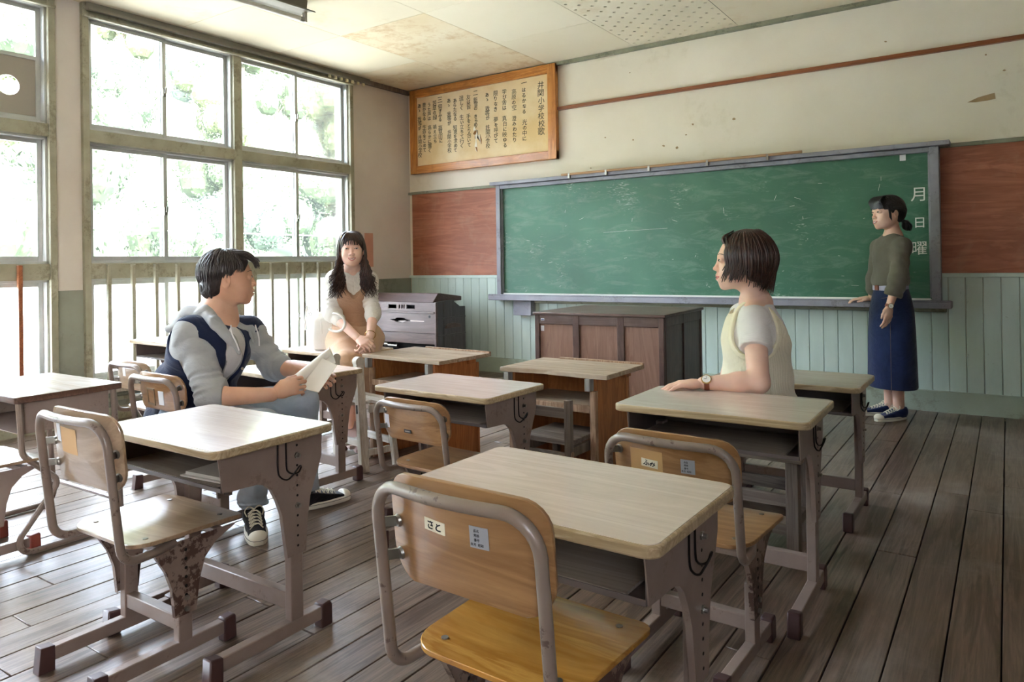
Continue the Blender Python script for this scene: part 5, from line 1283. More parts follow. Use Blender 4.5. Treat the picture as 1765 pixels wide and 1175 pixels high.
s.chain([(2.5174,-4.0321,0.8800), (2.6151,-4.0377,0.8449), (2.6740,-4.0091,0.7783), (2.6918,-3.9844,0.7244)], [.034,.028,.021,.012], .012, flat=(Ft,.6))
s.chain([(2.3471,-3.9183,0.8681), (2.4580,-3.8544,0.8539), (2.5474,-3.8415,0.8175), (2.6059,-3.8495,0.7500)], [.030,.024,.018,.011], .012, flat=(Ft,.6))
s.cap((2.5389,-4.0296,0.9047), (2.6912,-4.0155,0.7773), .014, .010, .01)
tri_obj('hood', [s.mesh(.005)], 'grey_knit', man)
# drawstrings
fixparent(MB().tube(catmull([(2.7237,-4.0421,0.8396), (2.7314,-4.0426,0.8051), (2.7506,-4.0354,0.7658), (2.7578,-4.0303,0.7378)],4), .0028, 6).obj('drawstring', 'tee', man), man); fixparent(MB().tube(catmull([(2.6540,-3.8776,0.8241), (2.6826,-3.8820,0.7764), (2.6926,-3.8870,0.7382)],4), .0028, 6).obj('drawstring', 'tee', man), man)
# navy vest
s = SDF(); s.fold = (.004, [(25,10,60),(-15,30,75),(50,-20,30)])
s.ell(chest, (.196,.146,.158), A, .05).ell(belly+Ft*.015, (.180,.155,.135), A, .06).ell(belly+Ft*.085-UZ*.045, (.150,.105,.085), A, .06).ell(pelv-UZ*.005, (.160,.155,.095), None, .06)
s.cap(shN+Lt*.01+UZ*.008, shN+(shF-shN)*.24+UZ*.012-Ft*.02, .068, .062, .04).cap(shF-Lt*.01+UZ*.008, shF-(shF-shN)*.24+UZ*.012-Ft*.02, .066, .062, .04)
s.chain([open_c+UPt*.22, open_c+UPt*.03, open_c-UPt*.10, open_c-UPt*.22], [.100,.074,.046,.020], .0, op='s').ell(nb+UPt*.03, (.078,.085,.08), None, .01, 's')
s.cap(shN-UPt*.01-Lt*.058, shN-UPt*.03-Lt*.16, .076, .10, .008, op='s').cap(shF-UPt*.01+Lt*.055, shF-UPt*.03+Lt*.14, .072, .10, .008, op='s')
s.cap(elN, elN+nrm(shN-elN)*.20, .068, .068, .006, op='s')
tri_obj('vest', [s.mesh(.005)], 'navy', man)
for q in ((2.7069,-3.9797,0.6558), (2.6860,-3.9936,0.5683)): q = np.array(q); fixparent(MB().cyl(q, q-BV*.004+RV*.002, .006, 12).obj('snap_button', 'silver', man), man)
# jeans
knN = np.array((2.8595,-4.0013,0.4332)); anN = np.array((2.70,-3.935,.115)); knF = np.array((2.7756,-3.7439,0.4878)); anF = np.array((2.728,-3.685,.12)); hipN = np.array((2.4451,-4.0669,0.4369)); hipF = np.array((2.3146,-3.9380,0.4142))
s = SDF(); s.fold = (.003, [(45,20,60),(-30,60,45)])
s.cap(hipN, hipF, .105, .105, .05).cap(hipN, knN, .098, .074, .05).cap(knN, anN, .072, .052, .03, rip=(.002,5,0)).cap(hipF, knF, .096, .076, .05).cap(knF, anF, .072, .054, .03, rip=(.002,5,1))
s.cap(anN, anN-UZ*.02, .058, .060, .01, rip=(.004,1.5,0)).cap(anF, anF-UZ*.02, .058, .060, .01)
s.cut(-UZ, (0,0,.085)); tri_obj('jeans', [s.mesh(.006)], 'jeans', man)
shoe(man, (2.915,-4.065,.0), (2.675,-3.920,.0), 'shoe_black'); shoe(man, (2.778,-3.475,.0), (2.715,-3.735,.0), 'shoe_black')
# short swept hair
r_ = random.Random(4); L_ = []
for k in range(520):
    az = r_.uniform(-180, 180); a = abs(az); e1 = r_.uniform(20, 88)
    end = 30 + 6*math.cos(math.radians(az)) if a < 50 else (2 if a < 70 else (-6 - (a-70)*.25 if a < 110 else -16-(a-110)*.62))
    e1 = max(e1, end+25); e2 = max(end, e1-r_.uniform(35, 60)); daz = r_.uniform(-8, 14)*(1 if az > 0 else -1)*(.4 if a < 90 else 1)
    pts = [hp(az+daz*t, e1+(e2-e1)*t, 1.0+.055*math.sin(t*PI)+.02*r_.random()) for t in (0,.33,.66,1)]
    pts[-1] = pts[-1] + np.array([0, .006 if a < 60 else -.004, -.004])*r_.uniform(.2,1.2)
    L_.append((pts, r_.uniform(.0024,.0046), None))
for k in range(150):   # nape
    az = r_.choice((-1,1))*r_.uniform(112,180); e1 = r_.uniform(-10,35); e2 = max(e1-r_.uniform(30,50), -52); nc, nr_ = (0,-.045,-.035), (.063,.057,.058)
    L_.append(([hp(az, e1, 1.0, nc, nr_), hp(az, (e1+e2)/2, 1.03+.03*r_.random(), nc, nr_), hp(az, e2, 1.02+.04*r_.random(), nc, nr_)], r_.uniform(.0026,.0042), None))
for k in range(90):   # quiff swept forward over the forehead
    x = r_.uniform(-.050,.055); z0 = r_.uniform(.085,.108)
    L_.append(([(x*.9,.015,z0),(x,.060,z0-.002),(x*1.02,.092,z0-.022),(x*1.05+r_.uniform(-.006,.006),.108+r_.uniform(-.008,.010),z0-.040+r_.uniform(-.012,.010))], r_.uniform(.0024,.0042), None))
hc = SDF(); hc.ell((0,-.016,.028), (.081,.100,.090)).ell((0,-.045,-.035), (.062,.055,.055), k=.03).ell((0,.095,-.035), (.075,.085,.095), k=.01, op='s')
for x in (-1,1): hc.ell((x*.082,-.003,-.030), (.022,.034,.042), k=.006, op='s').ell((x*.075,.045,-.02), (.03,.04,.06), k=.006, op='s')
hc.cut((0,.0,-1), (0,0,-.085)); lockset(hm, L_, 'hair_soft', man, extra=hc)
# the papers he holds
t = thing('papers', 'loose white sheets held open by the man in the navy vest', 'papers', (2.9263,-3.7991,0.6479)); t0 = np.array((2.9263,-3.7991,0.6479))
def sheet_mesh(c0, c1, c2, c3, bend, th=.0012, n=10):
    c = [np.array(q, float) for q in (c0,c1,c2,c3)]; nn = nrm(np.cross(c[1]-c[0], c[3]-c[0])); m = MB(); vs = []
    for off in (0, th):
        for i in range(n+1):
            for j in range(n+1):
                u, v = i/n, j/n; p = (c[0]*(1-u)+c[1]*u)*(1-v)+(c[3]*(1-u)+c[2]*u)*v; vs.append(p+nn*(bend*math.sin(v*PI*.9)+off))
    k = n+1; fs = []
    for i in range(n):
        for j in range(n): a = i*k+j; fs += [(a,a+1,a+k+1,a+k), (k*k+a,k*k+a+k,k*k+a+k+1,k*k+a+1)]
    for i in range(n): fs += [(i*k,(i+1)*k,k*k+(i+1)*k,k*k+i*k),(i*k+n,k*k+i*k+n,k*k+(i+1)*k+n,(i+1)*k+n),(i,k*k+i,k*k+i+1,i+1),(n*k+i,n*k+i+1,k*k+n*k+i+1,k*k+n*k+i)]
    return m.add(vs, fs)
M['sheet'] = plain('white paper sheet', (236,230,218), .7)
fixparent(sheet_mesh((2.9099,-3.8524,0.5755), (2.9508,-3.7705,0.6892), (3.0268,-3.7607,0.6642), (2.9939,-3.8312,0.5606), .004).obj('sheet', 'sheet', t, smooth=60), t)
fixparent(sheet_mesh((2.8423,-3.8323,0.6174), (2.9288,-3.7131,0.7277), (2.9673,-3.7350,0.6981), (2.8900,-3.8419,0.5817), -.022).obj('sheet', 'sheet', t, smooth=60), t)
fixparent(sheet_mesh((2.8400,-3.8217,0.6085), (2.9269,-3.7083,0.7222), (2.9865,-3.7338,0.6678), (2.9015,-3.8278,0.5710), .010).obj('sheet', 'sheet', t, smooth=60), t)

# ---------------------------------------------------------------- woman in the cream vest, seated at the right desk
hr = Head((4.4702,-3.0472,1.0647), -RV+.20*BV, nrm(UZ+.03*RV), 1.01, True)
wr3 = person('short haired woman in cream knit vest, seated with her arm on a desk', (4.5047,-2.9477,0.5135))
Ft = nrm(-RV+.30*BV); Lt = nrm(np.cross(UZ, Ft)); A = [Lt, Ft, UZ]
nb = np.array((4.5054,-2.9979,0.9001)); ch_ = np.array((4.5005,-2.9884,0.7640)); wa = np.array((4.4961,-2.9663,0.6119)); hi_ = np.array((4.5026,-2.9248,0.4982))
shN = np.array((4.5321,-3.1248,0.8484)); elN = np.array((4.5815,-3.2473,0.6437)); wrN = np.array((4.4047,-3.3078,0.6362)); shF = np.array((4.4200,-2.8622,0.8418)); elF = np.array((4.3570,-2.8312,0.6110)); wrF = np.array((4.3230,-2.9509,0.5081))
b = SDF(); b.cap(hr.w((0,-.032,-.10)), nb, .040, .046, .03).cap(nb, shN, .048, .044, .04).cap(nb, shF, .048, .044, .04)
b.chain([shN, elN], [.044,.036], .03).chain([elN, elN+(wrN-elN)*.35, wrN], [.035,.035,.0225], .02).chain([shF, elF, wrF], [.044,.036,.024], .03).ell(ch_, (.13,.09,.12), A, .04)
hd = nrm(np.array((4.2937,-3.3656,0.6294))-wrN); hs_ = SDF(); hand(hs_, wrN+hd*.006-UZ*.003, nrm(hd+UZ*.05), (0,0,-1), BV, .93, (.30,.28,.22), spread=.05, tcurl=.2)
h2 = SDF(); hand(h2, wrF, nrm((wrF-elF)*.5-RV*.1), (0,0,-1), -BV, .9)
tri_obj('body', [hr.meshes(.0024), b.mesh(.0055), hs_.mesh(.0028), h2.mesh(.004)], 'skin_f', wr3)
hr.face(wr3, 'hair_brown', 'lips', .6, True, .75)
s = SDF(); s.fold = (.0025, [(40,20,50),(-30,50,30)])   # white tee with cap sleeves
s.ell(ch_+UZ*.01, (.150,.112,.135), A, .05).ell(wa, (.13,.11,.12), A, .05).cap(nb-UZ*.022, shN, .048, .049, .04).cap(nb-UZ*.022, shF, .048, .049, .04)
en = shN+(elN-shN)*.42; s.cap(shN, en+(elN-shN)*.2, .050, .061, .03); s.cap(shF, shF+(elF-shF)*.4, .055, .06, .03)
s.lcut(nrm(elN-shN)-nrm(RV)*.12, en+(elN-shN)*.06, .125); s.ell(nb+UZ*.040-RV*.012, (.058,.058,.046), None, .006, 's')
dn_ = nrm(elN-shN); tri_obj('tee_shirt', [s.mesh(.0045)], 'tee', wr3)
s = SDF(); s.fold = (.003, [(20,10,40),(-25,35,20)])    # cream knit vest
s.ell(ch_, (.165,.128,.150), A, .05).ell(wa, (.150,.134,.13), A, .06).ell(hi_, (.165,.145,.085), A, .05).cap(nb-UZ*.03-Ft*-.02, shN+Lt*.02, .055, .045, .03)
s.cap(shN+UZ*.01-Lt*-.01, shN-UZ*.055, .086, .080, .0, op='s').cap(shN-BV*.06, shN-UZ*.08-BV*.08, .085, .07, .0, op='s').cap(nb+UZ*.02-Ft*.05, ch_-Ft*.155+UZ*.05, .085, .072, .0, op='s').cap(nb+UZ*.03, nb+Ft*.05, .075, .06, .0, op='s')
s.cap(shF+UZ*.0, shF-UZ*.05, .086, .08, .0, op='s'); s.cut(-UZ, (0,0,.40))
tri_obj('knit_vest', [s.mesh(.0045)], 'cream_knit', wr3)
s = SDF(); s.ell(ch_, (.170,.133,.153), A, .05).ell(wa, (.153,.137,.13), A, .06).cap(nb-UZ*.03+Ft*.02, shN+Lt*.02, .058, .049, .03)
s.cap(shN+UZ*.01+Lt*.01, shN-UZ*.055, .104, .098, .0, op='i').cap(shN+UZ*.01+Lt*.01, shN-UZ*.055, .086, .080, .004, op='s').cap(shN-BV*.06, shN-UZ*.08-BV*.08, .085, .07, .0, op='s')
tri_obj('armhole_ribbing', [s.mesh(.0035)], 'cream_rib', wr3)
s = SDF(); kn = np.array((4.2340,-2.9871,0.4308)); an = np.array((4.18,-3.05,.12)); kf = np.array((4.1555,-2.8469,0.4110)); af = np.array((4.10,-2.88,.12))
s.cap(hi_-UZ*.01, hi_+BV*.08-UZ*.01, .12, .12, .05).cap(hi_-BV*.06-UZ*.02, kn, .088, .066, .05).cap(kn, an, .062, .045, .03).cap(hi_+BV*.09-UZ*.02, kf, .088, .066, .05).cap(kf, af, .062, .045, .03).cut(-UZ, (0,0,.09))
tri_obj('trousers', [s.mesh(.008)], 'denim', wr3); shoe(wr3, (3.99,-3.16,0), (4.20,-3.03,0), 'shoe_navy'); shoe(wr3, (3.91,-2.99,0), (4.12,-2.86,0), 'shoe_navy')
watch(wr3, wrN+nrm(elN-wrN)*.012, wrN-elN, nrm(UZ*.62-BV*.8), .0245)
e = hr.w((-.0775,-.012,-.040)); m = MB(); m.cyl(e, e-UZ*.004, .0035, 8); m.tube([e, e-UZ*.012, e-UZ*.022], [.001,.001,.0035], 8); fixparent(m.obj('earring', 'gold', wr3), wr3)
r_ = random.Random(8); L_ = []
for k in range(520):   # bob: strands fall from the crown round the sides and back
    side = r_.choice((-1,1)); az = side*r_.uniform(46, 180); a = abs(az); z_end = -.030 - .050*r_.random() if a < 100 else (-.055-.045*r_.random() if a < 140 else -.070-.045*r_.random())
    g = 1.03+.06*r_.random(); top = hp(az*.35+side*20, 84, 1.0+.05*r_.random(), (0,-.02,.024)); p1 = hp(az, 48, g+.02); p2 = hp(az+r_.uniform(-7,7), 8, g+.05); 
    inw = .95 if a > 120 else 1.0; p3 = np.array([p2[0]*inw, p2[1]*(.97 if a > 120 else 1.0)+(-.002), (p2[2]+z_end)/2]); p4 = np.array([p2[0]*(.74 if a > 100 else .93)+r_.uniform(-.006,.006), p2[1]*(.66 if a > 120 else .96)+(.010 if a < 80 else 0)+r_.uniform(-.009,.009), z_end])
    if a > 150 and r_.random() < .3: p4 = p4 + np.array([0,-.02,-.012])
    L_.append(([top,p1,p2,p3,p4], r_.uniform(.0028,.0055), None))
for k in range(80):   # face framing side fringe
    side = -1 if k % 2 else 1; t0_ = r_.uniform(0,1)
    L_.append(([(side*.010,.030,.112+.004*r_.random()),(side*.048,.058,.092),(side*(.068+.006*t0_),.056-.012*t0_,.035),(side*(.074+.004*t0_),.050-.022*t0_,-.015),(side*.070,.046-.02*t0_,-.050-.018*r_.random())], r_.uniform(.0016,.0034), None))
for k in range(16): x = r_.uniform(-.03,.02); L_.append(([(x,.035,.109),(x,.058,.099),(x*1.2,.070,.084),(x*1.5,.066,.066)], .0042, None))
for k in range(3): L_.append(([(0,-.03,.112),(0.01*k,-.06,.118-.003*k),(.0,-.095,.095),(0,-.115,.055)], .0022, None))
hc = SDF(); hc.ell((0,-.020,.028), (.086,.103,.093)).ell((0,-.042,-.022), (.076,.068,.062), k=.04).ell((0,.098,-.030), (.070,.086,.108), k=.01, op='s')
for x in (-1,1): hc.ell((x*.070,.055,-.06), (.035,.045,.075), k=.006, op='s')
hc.cut((0,0,-1), (0,0,-.080)); lockset(hr, L_, 'hair_brown', wr3, extra=hc)

# ---------------------------------------------------------------- woman standing at the blackboard
FS = nrm((-.76,-.65,0)); chin = np.array((4.5924,-0.4678,1.2585)); hs2 = Head(chin-FS*.070+UZ*.108, FS, UZ, 1.02, True)
ws = person('standing woman in olive grey sweater and long denim skirt, hand on the chalk ledge', (4.655,-.395,0))
FT = nrm((-.80,-.60,0)); LS = nrm(np.cross(UZ, FT)); A = [LS, FT, UZ]; c0 = np.array((4.652,-.392,0))
nb = hs2.w((0,-.036,-.14)); ch_ = c0+UZ*1.05-FT*.002; wa = c0+UZ*.90
shN = c0+LS*.138-FT*.005+UZ*1.145; elN = np.array((4.7192,-0.5488,0.9409)); wrN = np.array((4.6671,-0.5834,0.7588)); shF = c0-LS*.138-FT*.005+UZ*1.145; elF = np.array((4.5399,-0.2230,0.9251)); wrF = np.array((4.5036,-0.1623,0.7845))
b = SDF(); b.cap(hs2.w((0,-.03,-.08)), nb-UZ*.02, .042, .047, .03).cap(nb-UZ*.02, shN, .045, .042, .04).cap(nb-UZ*.02, shF, .045, .042, .04).ell(ch_, (.13,.09,.12), A, .04).chain([shN,elN,wrN], [.042,.034,.022], .02).chain([shF,elF,wrF], [.042,.034,.022], .02)
h1 = SDF(); hand(h1, wrN, np.array((4.6596,-0.5881,0.6730))-wrN, -LS+FT*.3, FT, .90, (.22,.3,.25), spread=.01, tcurl=.5)
h2 = SDF(); hand(h2, wrF, nrm(np.array((4.4514,-0.1616,0.7837))-wrF), (0,.1,-1), -BV, .9, (.15,.35,.4), spread=.02)
lg = SDF(); an1 = np.array((4.6912,-0.4176,0.0870)); an2 = np.array((4.6275,-0.3157,0.0750)); lg.cap(an1+UZ*.45+BV*.02, an1+UZ*.02, .052, .034, .02).cap(an2+UZ*.45, an2+UZ*.02, .052, .034, .02).ell(an1-UZ*.02,(.03,.03,.05)).ell(an2-UZ*.02,(.03,.03,.05))
tri_obj('body', [hs2.meshes(.0026), b.mesh(.006), h1.mesh(.003), h2.mesh(.003), lg.mesh(.006)], 'skin_f', ws)
hs2.face(ws, 'hair_black', 'lips', .5, True, 1.0)
s = SDF(); s.fold = (.0035, [(25,12,30),(-20,40,22),(45,-15,8)])
s.ell(ch_, (.142,.098,.165), A, .05).ell(wa+UZ*.01, (.130,.108,.075), A, .06).cap(nb-UZ*.035, shN, .048, .050, .05).cap(nb-UZ*.035, shF, .048, .050, .05)
s.cap(shN, elN, .050, .056, .03, rip=(.003,3,0)).cap(elN, elN+(wrN-elN)*.55, .056, .056, .03, rip=(.003,2,1)).cap(shF, elF, .052, .054, .03).cap(elF, elF+(wrF-elF)*.5, .058, .052, .03)
s.ell(nb+UZ*.028, (.056,.056,.040), None, .004, 's'); s.lcut(nrm(wrN-elN), elN+(wrN-elN)*.66, .075)
s.ell(wa-UZ*.09, (.17,.15,.045), A, .0, 's')
tri_obj('sweater', [s.mesh(.005)], 'khaki_knit', ws)
rings = []; prof = [(.872,.118,.096),(.85,.124,.100),(.80,.138,.112),(.72,.154,.126),(.60,.164,.132),(.45,.170,.136),(.32,.174,.138),(.215,.177,.140),(.21,.175,.138),(.215,.168,.131),(.45,.156,.125),(.80,.126,.10)]
for z, a, b_ in prof:
    r0 = []; sh = (c0 + FT*(-.004) )*np.array((1,1,0))
    for k in range(64):
        th = 2*PI*k/64; fo = 1+.018*math.sin(5*th+1+z*2)*max(0, (.85-z)/.6)+.010*math.sin(9*th)*max(0,(.8-z)/.6); r0.append(tuple(sh + LS*math.cos(th)*a*fo + FT*math.sin(th)*b_*fo + UZ*z))
    rings.append(r0)
fixparent(loft(rings).obj('denim_skirt', 'denim', ws, smooth=70), ws)
rb = []
for z, g in ((.852,1.0),(.856,1.03),(.886,1.03),(.89,1.0)): rb.append([tuple(c0*np.array((1,1,0)) + LS*math.cos(2*PI*k/48)*.119*g + FT*math.sin(2*PI*k/48)*.099*g + UZ*z) for k in range(48)])
fixparent(loft(rb).obj('belt', plain('lilac grey belt', (176,172,196), .5), ws), ws)
q = c0+FT*.104+LS*.018+UZ*.871; fixparent(MB().beam(q-LS*.02, q+LS*.02, .008, .034, UZ).obj('belt_buckle', 'watch_leather', ws, bevel=.002), ws)
m = MB()
for sgn in (1,): 
    q0 = [c0*np.array((1,1,0))+LS*math.cos(th)*.137*1.0+FT*math.sin(th)*.117+UZ*z for th, z in ((.45,.845),(.55,.825),(.8,.808),(1.05,.803))]; m.tube(q0, .0012, 5)
q0 = [c0*np.array((1,1,0))+LS*math.cos(th)*a+FT*math.sin(th)*b_+UZ*z for th, z, a, b_ in ((.62,.80,.143,.123),(.62,.6,.172,.150),(.62,.4,.178,.154),(.62,.2,.184,.158))]; m.tube(q0, .0012, 5)
fixparent(m.obj('stitching', plain('tan stitching', (120,100,92), .8), ws), ws)
d1 = nrm((-.62,-.78,0)); h1_ = np.array((an1[0],an1[1],0))-d1*.055; shoe(ws, h1_+d1*.245, h1_, 'shoe_navy', W_=.042); h2_ = np.array((an2[0],an2[1],0))-d1*.05; shoe(ws, h2_+nrm((-.85,-.5,0))*.24, h2_, 'shoe_navy', W_=.042)
watch(ws, wrN, wrN-elN, nrm(-BV-RV*.15), .0235, 'watch_leather')
r_ = random.Random(12); L_ = []
for k in range(150):    # straight blunt fringe
    x = -.062+.124*k/149; L_.append(([(x*.5,.020,.112),(x*.85,.062,.104),(x*1.02,.088-.22*x*x*4*.2,.074),(x*1.06,.0935-abs(x)*.30,.046),(x*1.06,.0925-abs(x)*.36,.024+r_.uniform(-.003,.003))], .0034, None))
for k in range(170):   # pulled back to a low tail
    side = r_.choice((-1,1)); az = side*r_.uniform(50,170); e = r_.uniform(-8,86); p0 = hp(side*r_.uniform(48,75) if e < 50 else az, e, 1.035+.02*r_.random()); 
    L_.append(([p0, hp(side*115, e*.6-3, 1.05+.02*r_.random()), hp(side*150, e*.2-18, 1.05), (side*.012,-.100,-.045)], r_.uniform(.004,.0065), None))
for k in range(70):    # rounded tail
    a = r_.uniform(0, 2*PI); q = r_.uniform(.4,1.0); c_, s_ = math.cos(a)*q, math.sin(a)*q
    L_.append(([(c_*.010,-.100,-.044+s_*.008),(c_*.026,-.122+s_*.018,-.062+s_*.006),(c_*.030,-.138+s_*.026,-.086),(c_*.016,-.142+s_*.020,-.112+r_.uniform(-.008,.01))], .0065, None))
for side in (-1,1):
    for k in range(6): L_.append(([(side*.070,.044-.003*k,.05),(side*.074,.038-.002*k,.01),(side*.073,.034-.003*k,-.035-.004*k)], .0035, None))
hc = SDF(); hc.ell((0,-.018,.026), (.082,.101,.093)).ell((0,-.055,-.020), (.060,.052,.045), k=.03).ell((0,-.128,-.080), (.026,.028,.034), k=.015).ell((0,.104,-.040), (.078,.090,.092), k=.01, op='s')
for x in (-1,1): hc.ell((x*.082,-.004,-.030), (.020,.030,.034), k=.006, op='s').ell((x*.070,.050,-.05), (.034,.046,.07), k=.006, op='s')
lockset(hs2, L_, 'hair_black', ws, extra=hc)
m = MB(); pz = [hp(-58,44,1.10), hp(-40,56,1.11), hp(-50,38,1.10), hp(-32,50,1.11)]; m.tube([hs2.w(p) for p in pz], .0022, 6); fixparent(m.obj('hair_clip', 'silver', ws), ws)

# ---------------------------------------------------------------- woman in beige perched on the desk by the window
FB = nrm(-(BV-.22*RV)); hb = Head((2.0849,-2.7906,1.1661), FB, nrm(UZ-.02*RV), .93, True)
wb = person('smiling long haired woman in beige dress, perched on a desk with hands clasped', (2.0184,-2.7115,0.5684))
FT = nrm(FB+.12*RV); LB = nrm(np.cross(UZ, FT)); A = [LB, FT, UZ]
nb = np.array((2.0351,-2.7512,1.0347)); ch_ = np.array((2.0202,-2.7304,0.9043)); wa = np.array((1.9975,-2.7026,0.7505)); hi_ = np.array((2.0043,-2.6972,0.6193))
shR = np.array((1.9690,-2.8205,0.9876)); elR = np.array((1.9824,-2.8587,0.7887)); wrR = np.array((2.2269,-2.8844,0.6542)); shL = np.array((2.1091,-2.6760,0.9767)); elL = np.array((2.1698,-2.7060,0.7836)); wrL = np.array((2.2846,-2.8449,0.6664))
b = SDF(); b.cap(hb.w((0,-.03,-.09)), nb, .040, .045, .03).cap(nb, shR, .045, .042, .04).cap(nb, shL, .045, .042, .04).ell(ch_, (.12,.085,.12), A, .04).chain([shR,elR,wrR], [.040,.034,.022], .02).chain([shL,elL,wrL], [.040,.034,.022], .02)
h1 = SDF(); hand(h1, wrR, np.array((2.3167,-2.8954,0.6234))-wrR, -FT-UZ*.4, UZ, .88, (.55,.75,.6), spread=.01, tcurl=.4); h2 = SDF(); hand(h2, wrL, np.array((2.2735,-2.8763,0.5995))-wrL, -FT-LB*.5, -LB, .88, (.45,.8,.7), spread=.01, tcurl=.4)
k1 = np.array((2.1948,-2.9417,0.4803)); k2 = np.array((2.2238,-2.8490,0.4636)); a1 = np.array((2.1608,-2.9026,0.1828)); a2 = np.array((2.1459,-2.8399,0.1491))
lg = SDF(); lg.cap(k1, a1, .048, .030, .02).cap(k2, a2, .048, .030, .02).cap(a1, a1-UZ*.03+FT*.02, .028, .024, .02).cap(a2, a2-UZ*.03+FT*.02, .028, .024, .02)
tri_obj('body', [hb.meshes(.0024), b.mesh(.006), h1.mesh(.003), h2.mesh(.003), lg.mesh(.006)], 'skin_f', wb)
hb.face(wb, 'hair_brown', 'lips', .4, True, 1.2)
s = SDF(); s.fold = (.0025, [(30,15,60),(-25,40,55)])
s.ell(ch_, (.140,.098,.135), A, .05).cap(nb-UZ*.02, shR, .052, .052, .04).cap(nb-UZ*.02, shL, .052, .052, .04).ell(nb+UZ*.03, (.052,.05,.036), None, .004, 's')
s.cap(shR, elR, .046, .046, .04, rip=(.0025,7,0)).cap(elR, elR+(wrR-elR)*.28, .046, .038, .03, rip=(.002,2,1)).cap(shL, elL, .045, .042, .04, rip=(.0025,8,1)).cap(elL, elL+(wrL-elL)*.25, .042, .036, .03, rip=(.002,2,1))
s.lcut(nrm(wrR-elR), elR+(wrR-elR)*.40, .06).lcut(nrm(wrL-elL), elL+(wrL-elL)*.38, .06)
tri_obj('white_knit_top', [s.mesh(.0045)], 'white_knit', wb)
s = SDF(); s.fold = (.0025, [(20,10,30),(-18,30,45)])
s.ell(ch_, (.150,.112,.140), A, .04).ell(wa+UZ*.01, (.125,.105,.09), A, .05).cap(nb-UZ*.03+(shR-nb)*.62, ch_, .050, .10, .03).cap(nb-UZ*.03+(shL-nb)*.62, ch_, .050, .10, .03)
v0 = ch_+FT*.13-UZ*.045; s.chain([v0, v0+UZ*.10, v0+UZ*.20], [.012,.062,.085], .0, op='s').ell(nb+UZ*.03, (.078,.078,.07), None, .0, 's')
for sh_, el_, sg in ((shR,elR,-1),(shL,elL,1)): s.cap(sh_+LB*sg*.022+UZ*.03, sh_+LB*sg*.022-UZ*.12, .062, .060, .0, op='s'); s.cap(sh_, el_, .050, .049, .0, op='s')
tri_obj('dress_bodice', [s.mesh(.0045)], 'beige', wb)
w0 = wa-UZ*.035; m = MB(); 
rb = [[tuple(w0 + LB*math.cos(2*PI*k/40)*.122*g + FT*math.sin(2*PI*k/40)*.103*g + UZ*z) for k in range(40)] for z, g in ((-.018,1.0),(-.016,1.03),(.016,1.03),(.018,1.0))]
fixparent(loft(rb).obj('waistband', 'beige', wb), wb)
s = SDF(); s.fold = (.006, [(38,30,6),(-30,42,8),(60,-25,5)])
s.ell(w0-UZ*.02, (.118,.10,.05), A, .04).ell(hi_-UZ*.0, (.165,.135,.085), A, .05).cap(hi_-LB*.07-UZ*.01, k1+UZ*.02, .095, .082, .06).cap(hi_+LB*.07-UZ*.01, k2+UZ*.02, .095, .082, .06).cap(k1, k1*.55+a1*.45, .080, .078, .05).cap(k2, k2*.5+a2*.5+LB*.02, .080, .080, .05)
s.cut(-UZ, (0,0,.30), .0); tri_obj('dress_skirt', [s.mesh(.0055)], 'beige_skirt', wb)
for a_ in (a1, a2): shoe(wb, a_-UZ*.085+FT*.15-UZ*.05, a_-UZ*.055-FT*.05, 'shoe_beige', laces=False, h=.052, W_=.034)
rb = MB(); c_ = wrL+nrm(elL-wrL)*.012; ax_ = nrm(wrL-elL); n1 = nrm(np.cross(ax_, UZ)); n2 = np.cross(ax_, n1); rb.tube([c_+(n1*math.cos(t)+n2*math.sin(t))*.030 for t in np.linspace(0,2*PI,25)], .0022, 6); fixparent(rb.obj('bracelet', 'gold', wb), wb)
r_ = random.Random(15); L_ = []
for k in range(150):   # crown down to the sides
    side = r_.choice((-1,1)); az = side*r_.uniform(62,178); g = 1.03+.05*r_.random(); p2 = hp(az, -5, g+.03)
    L_.append(([hp(az*.3+side*20, 85, 1.03, (0,-.02,.024)), hp(az, 50, g+.015), p2, (p2[0]*1.0, p2[1]*.92, -.075)], r_.uniform(.005,.008), None))
for k in range(340):   # long wavy lengths in front of the shoulders
    side = -1 if k % 2 else 1; t = r_.random(); ph = round(r_.uniform(0,6))*1.05+r_.uniform(-.35,.35); y0 = .035*t-.02; L1 = r_.uniform(-.19,-.31)
    pts = [hp(side*(66+50*t), 30, 1.05), (side*(.082+.010*r_.random()), y0, -.02)]
    for j in range(1,7):
        u = j/6; amp = .024*u**.8; pts.append((side*(.080-.012*math.sin(u*2.6)+.024*t*u)+amp*math.sin(ph+u*12)+side*.026*u*(2*t-.4), y0+.050*u+amp*math.cos(ph+u*12)*.8+.012, -.02+(L1+.02)*u))
    L_.append((pts, r_.uniform(.0028,.0055), None))
for k in range(95):    # thin swept fringe, parted in the middle
    x = r_.uniform(-.050,.050); cl = round(x/.013)*.013; xe = x*.35+cl*.65+r_.uniform(-.002,.002)+(.004 if x > 0 else -.004)
    L_.append(([(x*.15,.010,.112),(x*.6,.062,.103),(x*1.0,.0875-abs(x)*.1,.072),(xe*1.12,.0935-abs(xe)*.32,.044),(xe*1.2,.0905-abs(xe)*.42,.026-.004*math.cos(xe*480)+r_.uniform(-.004,.004))], .0022, None))
hc = SDF(); hc.ell((0,-.018,.028), (.083,.101,.092)).ell((0,-.050,-.04), (.078,.055,.075), k=.03).ell((0,.104,-.038), (.070,.090,.098), k=.01, op='s').ell((0,.08,-.09),(.066,.09,.06), op='s', k=.005)
lockset(hb, L_, 'hair_brown', wb, extra=hc)
m = MB(); m.tube([hb.w(hp(66,42,1.10)), hb.w(hp(60,34,1.10))], .003, 6); fixparent(m.obj('hair_clip', 'gold', wb), wb)

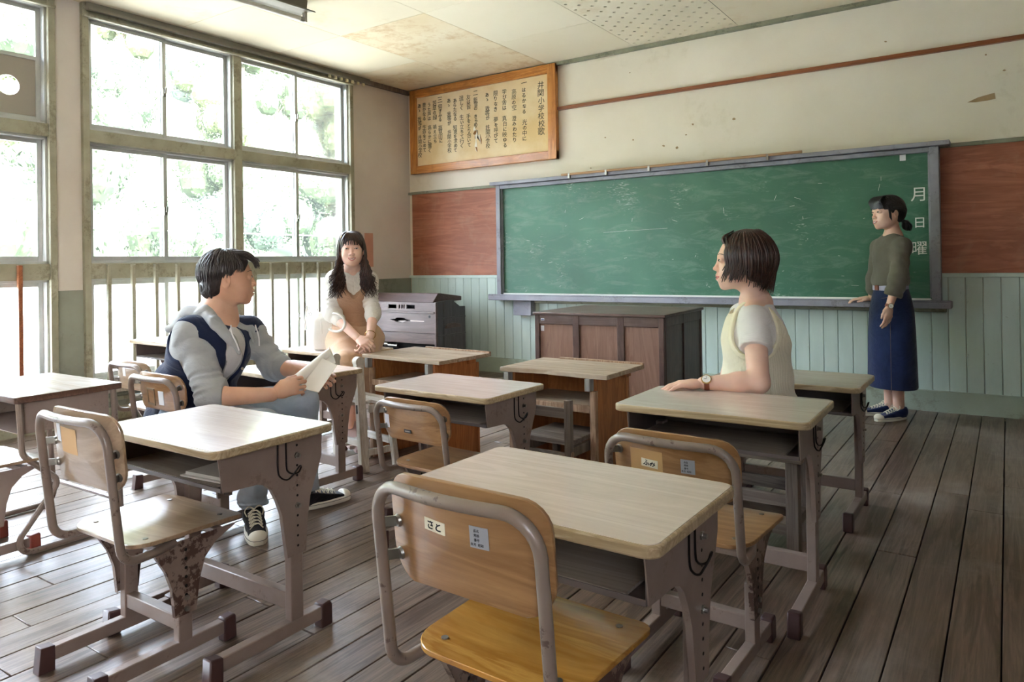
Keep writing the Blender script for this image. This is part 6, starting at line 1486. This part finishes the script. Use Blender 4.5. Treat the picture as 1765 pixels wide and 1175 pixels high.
# ---------------------------------------------------------------- the white handbag on the desk
bg0 = np.array((1.845,-2.80,.562)); t = thing('handbag', 'white bucket handbag with ring handle standing on the desk by the window', 'handbag', tuple(bg0), .55)
M['bagleather'] = paint('white leather', (236,232,224), .35, (226,222,212), scale=8, coat=.2)
def sq(z, a, b_, n=36, e=.6): return [(math.copysign(abs(math.cos(2*PI*k/n))**e*a, math.cos(2*PI*k/n)), math.copysign(abs(math.sin(2*PI*k/n))**e*b_, math.sin(2*PI*k/n)), z) for k in range(n)]
m = loft([sq(0,.001,.001), sq(.001,.062,.042), sq(.010,.072,.050), sq(.10,.076,.054), sq(.175,.072,.050), sq(.200,.060,.044), sq(.205,.050,.036), sq(.200,.046,.032), sq(.15,.04,.03), sq(.15,.001,.001)]); m.obj('bag_body', 'bagleather', t, smooth=50)
loft([sq(.188,.040,.030), sq(.214,.042,.032), sq(.226,.036,.026), sq(.229,.001,.001)]).obj('bag_flap', 'bagleather', t, smooth=50)
MB().beam((0,-.055,.10),(0,-.058,.19),.010,.004).obj('bag_strap_tab', 'bagleather', t, bevel=.001)
bpy.context.view_layer.update(); inv = t.matrix_world.inverted(); cR = np.array((2.1291,-2.9640,0.7466)); q = [inv @ Vector(cR + (nrm(RV*.9-BV*.4)*math.cos(a_)+nrm(UZ-BV*.25)*math.sin(a_)*.78)*.068) for a_ in np.linspace(PI*1.28, PI*2.55, 26)]
q = [Vector((.060,-.052,.135)), Vector((.066,-.075,.125))] + q
MB().tube(q, .0075, 10).obj('ring_handle', 'bagleather', t)
MB().cyl((.070,-.02,.062),(.084,-.02,.062),.008,10).cyl((.07,-.02,.222),(.084,-.02,.222),.008,10).objs('bag_ring', 'gold', t)
for i, off in enumerate((-.02,.012)): MB().tube(catmull([(-.066,off,.185),(-.088,off,.23),(-.100,off,.27),(-.106,off*.5,.235),(-.112,off,.16),(-.110,off,.12)],5), .0045, 6).obj('shoulder_strap', 'bagleather', t)
MB().tube([(-.03,0,.222),(-.045,0,.26),(-.052,0,.285)], .0035, 6).obj('scarf_tail', 'bagleather', t)
